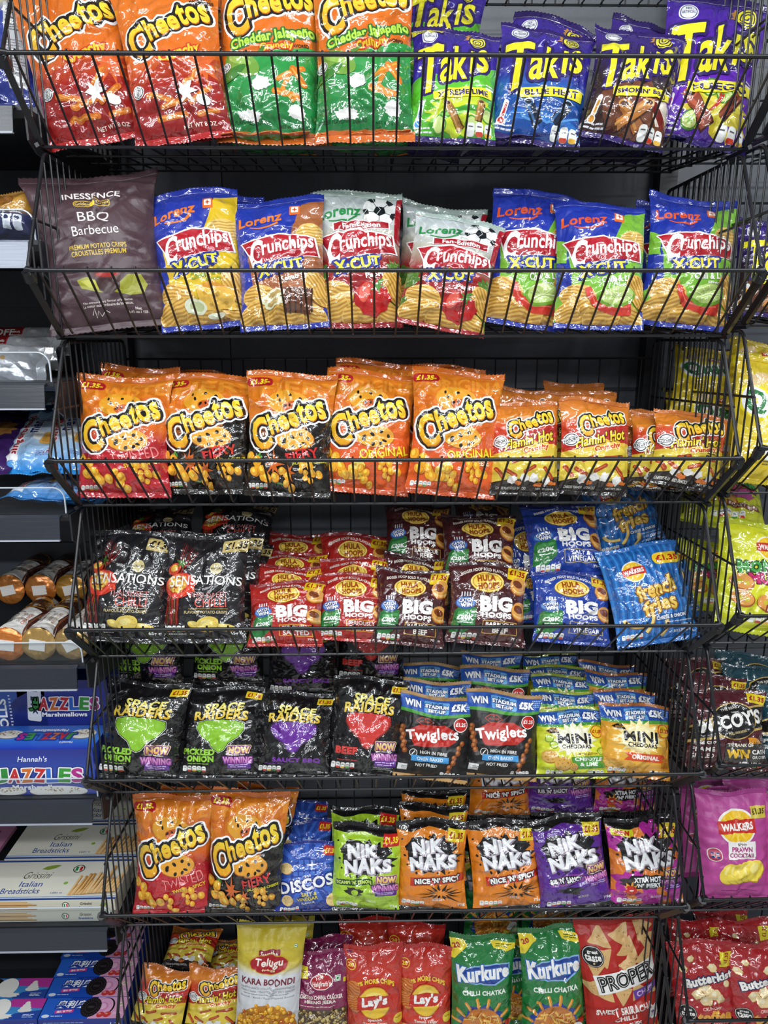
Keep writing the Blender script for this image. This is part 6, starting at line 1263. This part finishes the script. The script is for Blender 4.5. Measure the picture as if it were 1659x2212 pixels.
jf2 = jazz_front(1.02, .50)
jt = D(.36, [(0, '#2a62c8'), (.18, '#3a82e2'), (.30, '#2a5ad0'), (.36, '#2a3ab8')], nx=20, film='card')
mallow(jt, .15, .13, .12, .06); mallow(jt, .82, .13, .12, .07); sh = [TX(ch, .28+.075*(6-i), .17, .07, .10, rot=180+(4, -3, 3, -4, 2, -3, 4)[i], bold=.045) for i, ch in enumerate('JAZZLES')]
jt.a('#1c3a9c', DIL(JN(*sh), .016)); [jt.a(c, s) for c, s in zip(JC, sh)]; jt.text('#f4f4f8', 'Marshmallows', .50, .075, .32, .04, rot=180, bold=.04); jt.text('#e8ecf6', "Hannah's", .72, .26, .12, .03, rot=180)
wf = D(1.0, '#2a52a8', nx=16, film='card'); wf.a('#1c2c78', blob(.75, .6, .4, .6, 12, .3, 4)); wf.text('#f0f2f8', 'WAFER', .18, .40, .50, .13, rot=-90, bold=.03); wf.text('#f0f2f8', 'ROLLS', .36, .40, .48, .13, rot=-90, bold=.03); fine(wf, .46, .1, .04, .5, 12, '#c8d4f0'); wf.a('#dfe4f0', RC(.84, .20, .20, .5, 6, .03)); wf.text('#2a2c50', 'x15 P', .84, .18, .36, .10, rot=-84, bold=.03)
def griss(A, s=1.0):
    d = D(A, [(0, '#e9e7da'), (A, '#e4e2d2')], nx=24, film='card'); d.a('#2a4a9c', RC(.5, .012, 1, .018)); d.a('#2a4a9c', RC(.5, A-.012, 1, .018)); d.a('#6f9ad8', RC(.5, A-.034, 1, .008))
    d.a('#8aa03a', PG([(.37, .10), (.40, .07), (.46, .055), (.50, .06), (.47, .09), (.42, .11)])); d.text('#4a4a2c', 'Grissini', .37, .165, .19, .07, shear=.25, bold=-.005); d.text('#2a4a9c', 'Italian', .36, .255, .16, .055, bold=.005); d.text('#2a4a9c', 'Breadsticks', .31, .325, .27, .055, bold=.005)
    d.a('#3a4a2c', EL(.64, .10, .042)); d.a('#f4f2ea', EL(.64, .10, .034)); d.a('#2a8a4a', RC(.625, .10, .02, .045)); d.a('#c8302a', RC(.656, .10, .02, .045)); d.text('#2a4a9c', '125g ℮', .57, .35, .08, .022, bold=.02); d.a('#8ab84a', EL(.60, .25, .015))
    rs = np.random.RandomState(4)
    for k in range(26): x = .66+.013*k; t = .13+.12*abs(math.sin(k*1.3))+.05*rs.rand()-(.06 if k % 7 == 3 else 0); c = ['#e0b070', '#d49a50', '#ecc48a', '#c88a42'][k % 4]; d.a('#a8702c', LN([(x+.004, A-.045), (x+.030, t)], .019)); d.a(c, LN([(x, A-.045), (x+.026, t)], .017)); d.a(c, EL(x+.026, t, .0085)); d.a('#f4dcae', LN([(x-.003, A-.05), (x+.022, t+.01)], .004))
    return d
gt = griss(.42)
gf = D(.085, '#cfcbb8', nx=24, film='card'); [gf.a(['#c89a5a', '#d8b078', '#a8763a'][k % 3], LN([(.02, .015+.011*k), (.40+.03*(k % 3), .016+.011*k)], .009)) for k in range(6)]; gf.a('#3a4a2c', EL(.66, .042, .026)); gf.a('#f4f2ea', EL(.66, .042, .02)); gf.a('#2a8a4a', RC(.652, .042, .01, .026)); gf.a('#c8302a', RC(.669, .042, .01, .026)); gf.text('#4a4a2c', 'Grissini', .80, .03, .08, .024, shear=.2); gf.text('#2a4a9c', 'Breadsticks', .80, .06, .10, .018); gf.a('#8aa03a', EL(.92, .04, .025, .014, -20))
pk = D(.8, '#b87a9c', nx=14, film='card'); [pk.a('#7a3a4a', LN([(.2+.09*k, .6), (.3+.07*k, .15)], .035)) for k in range(7)]; pk.a('#c8a83a', EL(.55, .72, .12, .05)); fine(pk, .5, .45, .4, .15, 4, '#6a3a5a')
def cookie(kind):
    A = .285; d = D(A, [(0, '#2244a8'), (A, '#1f52c0')] if kind == 'pink' else [(0, '#3a7ac0'), (A, '#4a9ad8')], nx=24, film='card')
    if kind == 'pink':
        d.a('#dba0c4', PG([(.62, 0), (1, 0), (1, A), (.58, A)])); d.a('#2a62c8', PG([(0, .0), (.3, 0), (.1, A), (0, A)]))
        t = TX('奥利奥', .33, .09, .36, .105, shear=.2, bold=.03); d.a('#1a3a98', DIL(t, .012)); d.a('#f4f6fb', t); d.a('#d83a8a', RC(.27, .185, .22, .042, -4)); d.text('#f6f0f4', '清新草莓味', .27, .185, .18, .03, rot=-4); d.a('#dfe6f4', EL(.07, .245, .045, .022)); fine(d, .13, .235, .2, .022, 1, '#dfe6f4')
        d.a('#1c1618', EL(.74, .125, .115, .12)); d.a('#e2a4cc', EL(.73, .125, .105, .112)); d.a('#d48ab8', EL(.72, .13, .06, .06)); d.a('#e8b4d4', EL(.715, .125, .04, .04))
        d.a('#1a1618', EL(.575, .135, .12, .13)); [d.a('#3a3236', LN([(.575+.085*math.cos(a), .135+.095*math.sin(a)), (.575+.11*math.cos(a), .135+.12*math.sin(a))], .012)) for a in np.linspace(0, 6.28, 24)[:-1]]; d.a('#3a3236', EL(.575, .135, .07, .075)); d.a('#1a1618', EL(.575, .135, .062, .067)); d.text('#4a4246', 'OREO', .575, .135, .08, .03, bold=.03)
        for x in (.72, .80): d.a('#c83a3a', EL(x, .235, .045, .036, -20)); d.a('#e88a7a', EL(x-.01, .225, .018, .012))
        d.a('#c8a85a', EL(.92, .10, .042, .036)); d.a('#e8d0dc', EL(.92, .10, .037, .031)); fine(d, .895, .085, .05, .03, 2, '#a8843a'); fine(d, .86, .20, .12, .03, 2, '#f0d8e4')
    else:
        d.a('#b83a98', PG([(.6, 0), (1, 0), (1, .14), (.5, .10)])); d.a('#1c1618', EL(.30, .13, .13, .13)); d.a('#f2f0ea', EL(.48, .13, .13, .13)); [d.a('#e6e4de', EL(.80, .16-.03*k, .085-.018*k, .03)) for k in range(4)]; d.a('#2a4aa0', PG([(.7, .2), (1, .16), (1, A), (.6, A)])); fine(d, .8, .21, .16, .05, 3, '#dfe6f4'); d.a('#f0eae0', blob(.55, .24, .14, .035, 9, .3, 2))
    return d
ck, cw = cookie('pink'), cookie('white')
of = D(.28, '#26358a', nx=16, film='card'); fine(of, .05, .04, .5, .2, 7, '#8a9ad0'); of.a('#d8dade', RC(.55, .16, .32, .14)); fine(of, .42, .10, .26, .11, 5, '#5a5a68'); of.text('#dfe6f4', '亿滋', .90, .10, .12, .09, bold=.03)
def shelf_top(k): return SHZ[k]+.027
# --- blue marshmallow boxes and the wafer box
xr = at(198, 1608, 1.392).x; zt5 = shelf_top(5)
carton('blue marshmallow box in front, bright top panel with upside-down lettering', 'boxes of the marshmallow shelf', xr-.245, xr, 1.392, 1.49, zt5, zt5+.112, jf, jt, '#2438a0')
xr2 = at(236, 1530, 1.515).x
carton('blue marshmallow box standing behind the front one, partly behind the basket wires', 'boxes of the marshmallow shelf', xr2-.21, xr2, 1.515, 1.62, zt5, zt5+.214, jf2, None, '#26348c')
xw = at(100, 1520, 1.515).x
carton('blue wafer roll box beside the rear marshmallow box', 'boxes of the marshmallow shelf', xw-.16, xw-.002, 1.515, 1.62, zt5, zt5+.20, wf, None, '#22408c')
# --- breadstick boxes lying flat, two deep in front
zt6 = shelf_top(6); xg = at(243, 1936, 1.392).x; hg = .029
for n, (y0, kz, lab) in enumerate(((1.392, 0, 'cream breadstick box at the bottom of the front pair, behind the clear lip'), (1.392, 1, 'cream breadstick box on top of the front pair, face up'), (1.528, 0, 'cream breadstick box under the second row'), (1.528, 1, 'cream breadstick box second from the front, face up'), (1.664, 0, 'cream breadstick box under the rear row'), (1.664, 1, 'cream breadstick box furthest back, half hidden under the shelf above'))):
    x1 = xg+(0.0, .004, .008, -.012+.03, .03, .05)[n]; carton(lab, 'breadstick boxes', x1-.335, x1, y0, y0+.131, zt6+kz*(hg+.0008), zt6+kz*(hg+.0008)+hg, gf, gt if kz else None, '#c8c4b4', name='breadstick_box', cat='breadstick box')
xp = at(44, 1800, 1.60).x
carton('dusty pink stick-biscuit box left of the rear breadstick boxes', 'boxes of the breadstick shelf', xp-.14, xp-.06+.03, 1.535, 1.64, zt6+2*hg+.002, zt6+2*hg+.012, None, pk, '#a86a8a')
# --- cookie boxes on the base shelf, one behind another
zt7 = shelf_top(7); dpc = .0575
cl = ['blue and pink strawberry cookie box in the front row', 'blue and pink strawberry cookie box second from the front', 'blue and pink strawberry cookie box third from the front', 'blue and pink strawberry cookie box at the back, right beside the basket']
for n in range(5):
    y0 = 1.402+n*(dpc+.0015); xr = at((263, 273, 286, 296, 304)[n], (2190, 2147, 2104, 2062, 2024)[n], y0).x
    if n == 3: lab = 'blue and pink strawberry cookie box fourth from the front, in shade'
    else: lab = cl[min(n, 3)]
    carton(lab, 'strawberry cookie boxes', xr-.205, xr, y0, y0+dpc, zt7, zt7+.060, of if n == 0 else None, ck, '#1f3aa0', name='cookie_box', cat='cookie box')
    if n < 2: carton(('blue and white cream cookie box in the front row at the picture edge', 'blue and white cream cookie box second from the front at the picture edge')[n], 'cream cookie boxes', xr-.412, xr-.208, y0, y0+dpc, zt7, zt7+.060, of if n == 0 else None, cw, '#2a50a8', name='cookie_box', cat='cookie box')
# --- chocolate digestive rolls
def roll_design(c, word):
    d = D(1.55, [(0, '#3a1c18'), (1.55, '#4a241c')], nx=18, film='film'); d.a('#ece9e4', PG([(.22, 1.52), (.80, 1.52), (.66, 1.1), (.70, .62), (.34, .58), (.30, 1.05)])); d.a('#7a4a34', LN(CV((.76, 1.5), (.62, 1.1), (.78, .5)), .03)); d.a('#8a5a3c', LN(CV((.2, 1.5), (.22, 1.0), (.2, .5)), .025))
    d.text('#1c1412', 'Galaxy', .42, 1.0, .56, .17, rot=-90, shear=.2, bold=.0, jit=.06); d.text('#6a4a3a', 'DIGESTIVES', .55, 1.05, .36, .045, rot=-90, bold=.01); d.text(c, word, .62, 1.05, .44, .05, rot=-90, bold=.01)
    d.a('#c8923a', EL(.5, .32, .27, .25)); d.a('#a8702c', EL(.52, .30, .22, .2)); d.a('#3a2218', EL(.56, .36, .2, .17)); [d.a('#5a3a28', LN([(.40, .24+.05*k), (.72, .24+.05*k)], .012)) for k in range(6)]; [d.a('#5a3a28', LN([(.42+.06*k, .2), (.42+.06*k, .5)], .012)) for k in range(6)]
    return d
RD = {'gold': roll_design('#b8843a', 'MILK CHOCOLATE'), 'orange': roll_design('#d8642a', 'ORANGE'), 'salt': roll_design('#c8762a', 'SALTED')}
def biscuit_roll(label, px, Y, kind, foil, zc, L=.20, R=.0365):
    P = at(*px, Y); r = empty('biscuit_roll', (P.x, Y, zc-R)); tag(r, label, 'biscuit roll', 'chocolate digestive rolls'); d = RD[kind]
    A, T = np.meshgrid(np.radians(np.linspace(-115, 115, d.nx+1)), np.linspace(1, 0, d.ny+1)); nor = np.stack([np.sin(A), 0*A, np.cos(A)], -1); w = R*(1+.012*np.sin(T*23+A*3))
    pos = np.stack([w*np.sin(A), T*L, R+w*np.cos(A)], -1); a2 = np.radians(np.linspace(115, 245, 10))
    ex = []
    for k in range(9): q = [(R*math.sin(a2[k+j]), y, R+R*math.cos(a2[k+j])) for j, y in ((0, 0), (0, L), (1, L), (1, 0))]; am = (a2[k]+a2[k+1])/2; ex.append((q, (math.sin(am), 0, math.cos(am)), '#3a1c18'))
    grid_mesh('wrapper', [(d, pos, nor)], ex, 'film', r)
    for y, s in ((0, -1), (L, 1)):
        n = 28; rs = np.random.RandomState(int(px[0])+int(y*100)); V = [(0, y+s*.004, R)]; F = []
        for q, rr in ((1, .45), (2, .8), (3, 1.02)):
            for i in range(n): a = 6.283*i/n; V.append((R*rr*math.cos(a), y+s*(.005-.006*(q == 3)+rs.normal(0, .0009)), R+R*rr*math.sin(a)))
        for i in range(n):
            F.append((0, 1+i, 1+(i+1) % n))
            for q in (0, 1): b = 1+q*n; c = b+n; F += [(b+i, c+i, c+(i+1) % n), (b+i, c+(i+1) % n, b+(i+1) % n)]
        V = np.array(V); F = np.array(F); F = F if s > 0 else F[:, ::-1]
        e = link('foil_end', mesh_np('foil_end', V, [F], [M['foil']], col=np.tile(lin(foil), (len(V), 1))), r)
        if s < 0: k = rs.uniform(-.5, .5); q = rot2(np.array([(-.017, -.011), (.016, -.013), (.018, .010), (-.015, .013)]), math.degrees(k)); lb = mesh_np('end_label', np.array([(x, -.0068+y, R+z) for x, z in q for y in (0, .0012)]), [np.array([(0, 2, 4, 6), (7, 5, 3, 1), (0, 1, 3, 2), (2, 3, 5, 4), (4, 5, 7, 6), (6, 7, 1, 0)])], [M['card']], col=np.tile(lin('#dcd9d4'), (8, 1)), smooth=False); link('end_label', lb, e)
    return r
z4 = shelf_top(4)+.0368
for lab, px, Y, k, f, dz in (('chocolate orange digestive roll with an orange foil end, front row', (17, 1405), 1.395, 'orange', '#d8803a', 0), ('milk chocolate digestive roll with gold foil end, in the middle of the front row', (84, 1405), 1.395, 'gold', '#c09a58', 0), ('milk chocolate digestive roll with gold foil end, front row beside the wires', (157, 1405), 1.395, 'gold', '#b8945a', 0),
                             ('salted digestive roll behind the orange one, white label leaning away', (20, 1280), 1.62, 'salt', '#c87a34', .04), ('salted digestive roll in the middle of the rear row', (88, 1280), 1.62, 'salt', '#c87a34', .04), ('digestive roll of the rear row nearest the basket', (154, 1280), 1.62, 'salt', '#c8923a', .04)):
    biscuit_roll(lab, px, Y, k, f, z4+dz, .19)
# --- flow packs: bags lying on the shelves
def pack(label, group, d, loc, zdir, nrm, W, L, thick, name='biscuit_packet', cat='biscuit packet'):
    """A filled packet: zdir runs from its bottom to its top seal, nrm is the way its printed front faces."""
    _BAGN[0] += 1; z = Vector(zdir).normalized(); n = Vector(nrm); n = (n-z*n.dot(z)).normalized(); y = -n; x = y.cross(z)
    r = empty(name); r.matrix_world = Matrix(((x.x, y.x, z.x, loc[0]), (x.y, y.y, z.y, loc[1]), (x.z, y.z, z.z, loc[2]), (0, 0, 0, 1))); tag(r, label, cat, group)
    ms = bag_meshes(d, W, L, 500+_BAGN[0], thick, 0, .8, .02); link('body', ms[0], r); link('top_seal', ms[1], r); link('bottom_seal', ms[2], r); return r
sp = D(2.9, [(0, '#c4c6ca'), (.85, '#c0c2c6'), (2.9, '#b8babe')], nx=18, film='foil', back='#b8babe', sh=.07); sp.a('#8e1c22', RC(.5, 1.95, 1.0, 1.9)); sp.a('#b8303a', RC(.5, 1.0, 1.0, .03)); sp.text('#f2f0ec', 'BISCOFF', .38, 1.75, 1.1, .24, rot=-90, bold=.035); sp.text('#f4f0ea', 'milk', .36, 1.12, .16, .08, rot=-90, bold=.03); sp.text('#f4f0ea', 'chocolate', .48, 1.12, .32, .09, rot=-90, bold=.03); sp.a('#c8843a', EL(.72, 1.6, .16, .34)); sp.a('#dfa85a', EL(.70, 1.6, .12, .3)); sp.a('#dfe0e2', EL(.3, .72, .07)); sp.a('#c8a06a', EL(.55, .72, .06))
z2 = shelf_top(2); gq = 'silver biscuit packets'
for k, (xr, Y, z) in enumerate(((95, 1.45, .030), (118, 1.545, .045), (146, 1.63, .062))):
    P = at(xr, (800, 775, 745)[k], Y); Ls = .27
    pack(('silver and red biscuit packet in front, its crumpled foil end open', 'silver and red biscuit packet in the middle, chocolate flavour panel', 'silver and red biscuit packet at the back under the brown bag')[k], gq, sp, (P.x-Ls, Y, z2+z+.003), (1, .10, -.02+.02*k), (0, -.75, .66), .088, Ls, .62)
gb = D(1.6, [(0, '#2a80c8'), (.25, '#9cc4ea'), (.8, '#cfe0f2'), (1.3, '#9cc4ea'), (1.6, '#2a86d0')], nx=18, film='film', back='#2a78c0', sh=.06); gb.text('#b8283a', 'Gingerbread', .20, .86, 1.15, .17, rot=-90, bold=.03, out=((.018, '#f2f2f4'),)); gb.text('#24347a', 'men', .38, .66, .36, .15, rot=-90, bold=.03, out=((.016, '#f2f2f4'),)); gb.a('#b8242c', EL(.76, .52, .16, .15)); gb.a('#e8c84a', EL(.76, .52, .145, .135)); gb.a('#b8242c', EL(.76, .52, .135, .125)); gb.text('#f2d84a', 'FIVE', .72, .55, .16, .07, rot=-90, bold=.04); fine(gb, .78, .46, .08, .1, 4, '#f2e6c0'); gb.a('#f2f2f0', blob(.50, .92, .10, .12, 12, .2, 3)); gb.a('#d8a85a', RC(.66, .98, .2, .3, 8, .05)); gb.a('#c08a3a', RC(.66, .98, .13, .22, 8, .04)); fine(gb, .55, 1.28, .3, .1, 4, '#5a5a9a'); gb.a('#f4f4f6', RC(.18, 1.42, .2, .14))
z3 = shelf_top(3); gq = 'blue gingerbread packets'; pu = D(1.5, '#3a1f5a', nx=14, film='film', back='#34204e'); pu.a('#a8743a', blob(.5, .6, .3, .2, 10, .3, 2)); pu.a('#c8923a', EL(.3, .9, .2, .1)); fine(pu, .2, 1.1, .5, .1, 3, '#c8b8d8')
for k, (px, dz, lab) in enumerate(((95, .001, 'blue gingerbread packet underneath at the front left'), (168, .001, 'blue gingerbread packet underneath at the front, beside the basket'), (88, .052, 'blue and white gingerbread packet on top, red circle on it'), (163, .052, 'blue and white gingerbread packet on top, partly behind the basket wires'), (15, .05, 'dark purple packet at the picture edge beside the gingerbread packets'))):
    P = at(px-28, 1085, 1.40); y = 1.395+.012*(k > 1); d = pu if k == 4 else gb
    pack(lab, gq, d, (P.x-(.03 if k == 4 else 0), y, z3+.023+dz), (.05, 1, .62 if k > 1 else .01), (0, -.6 if k > 1 else -.1, 1), .13, .215, .34)
P = at(150, 985, 1.63); pack('blue gingerbread packet tipped up at the back of its shelf', gq, gb, (P.x-.05, 1.66, z3+.10), (.25, .4, .55), (0, -.7, .6), .13, .15, .3)
z1 = shelf_top(1); gd = D(.8, [(0, '#b8863a'), (.34, '#c8963c'), (.40, '#262a5a'), (.8, '#22264e')], nx=16, film='film', back='#24284e', seal='#a8782c'); gd.a('#8a5a24', EL(.5, .18, .2, .12)); gd.a('#e8ecf2', RC(.62, .56, .12, .24, 4, .02)); gd.a('#e8ecf2', RC(.78, .56, .12, .24, 4, .02)); gd.a('#262a5a', EL(.62, .5, .04)); gd.a('#262a5a', EL(.78, .5, .04)); fine(gd, .1, .5, .3, .2, 4, '#c8ccd8')
add_bag(gd, 'gold and dark blue biscuit packet on the shelf with the pale shiny rail', 'biscuit packet', None, (16, 524), (14, 416), 130, 1.46, 1.48, thick=.5, name='biscuit_packet', zmin=z1+.002)
add_bag(G['pale_blue'], 'pale cream and blue biscuit bag with white text panel, topmost on the left shelves', 'biscuit bag', None, (10, 234), (-8, -50), 128, 1.46, 1.52, name='biscuit_bag', zmin=shelf_top(0)+.002)
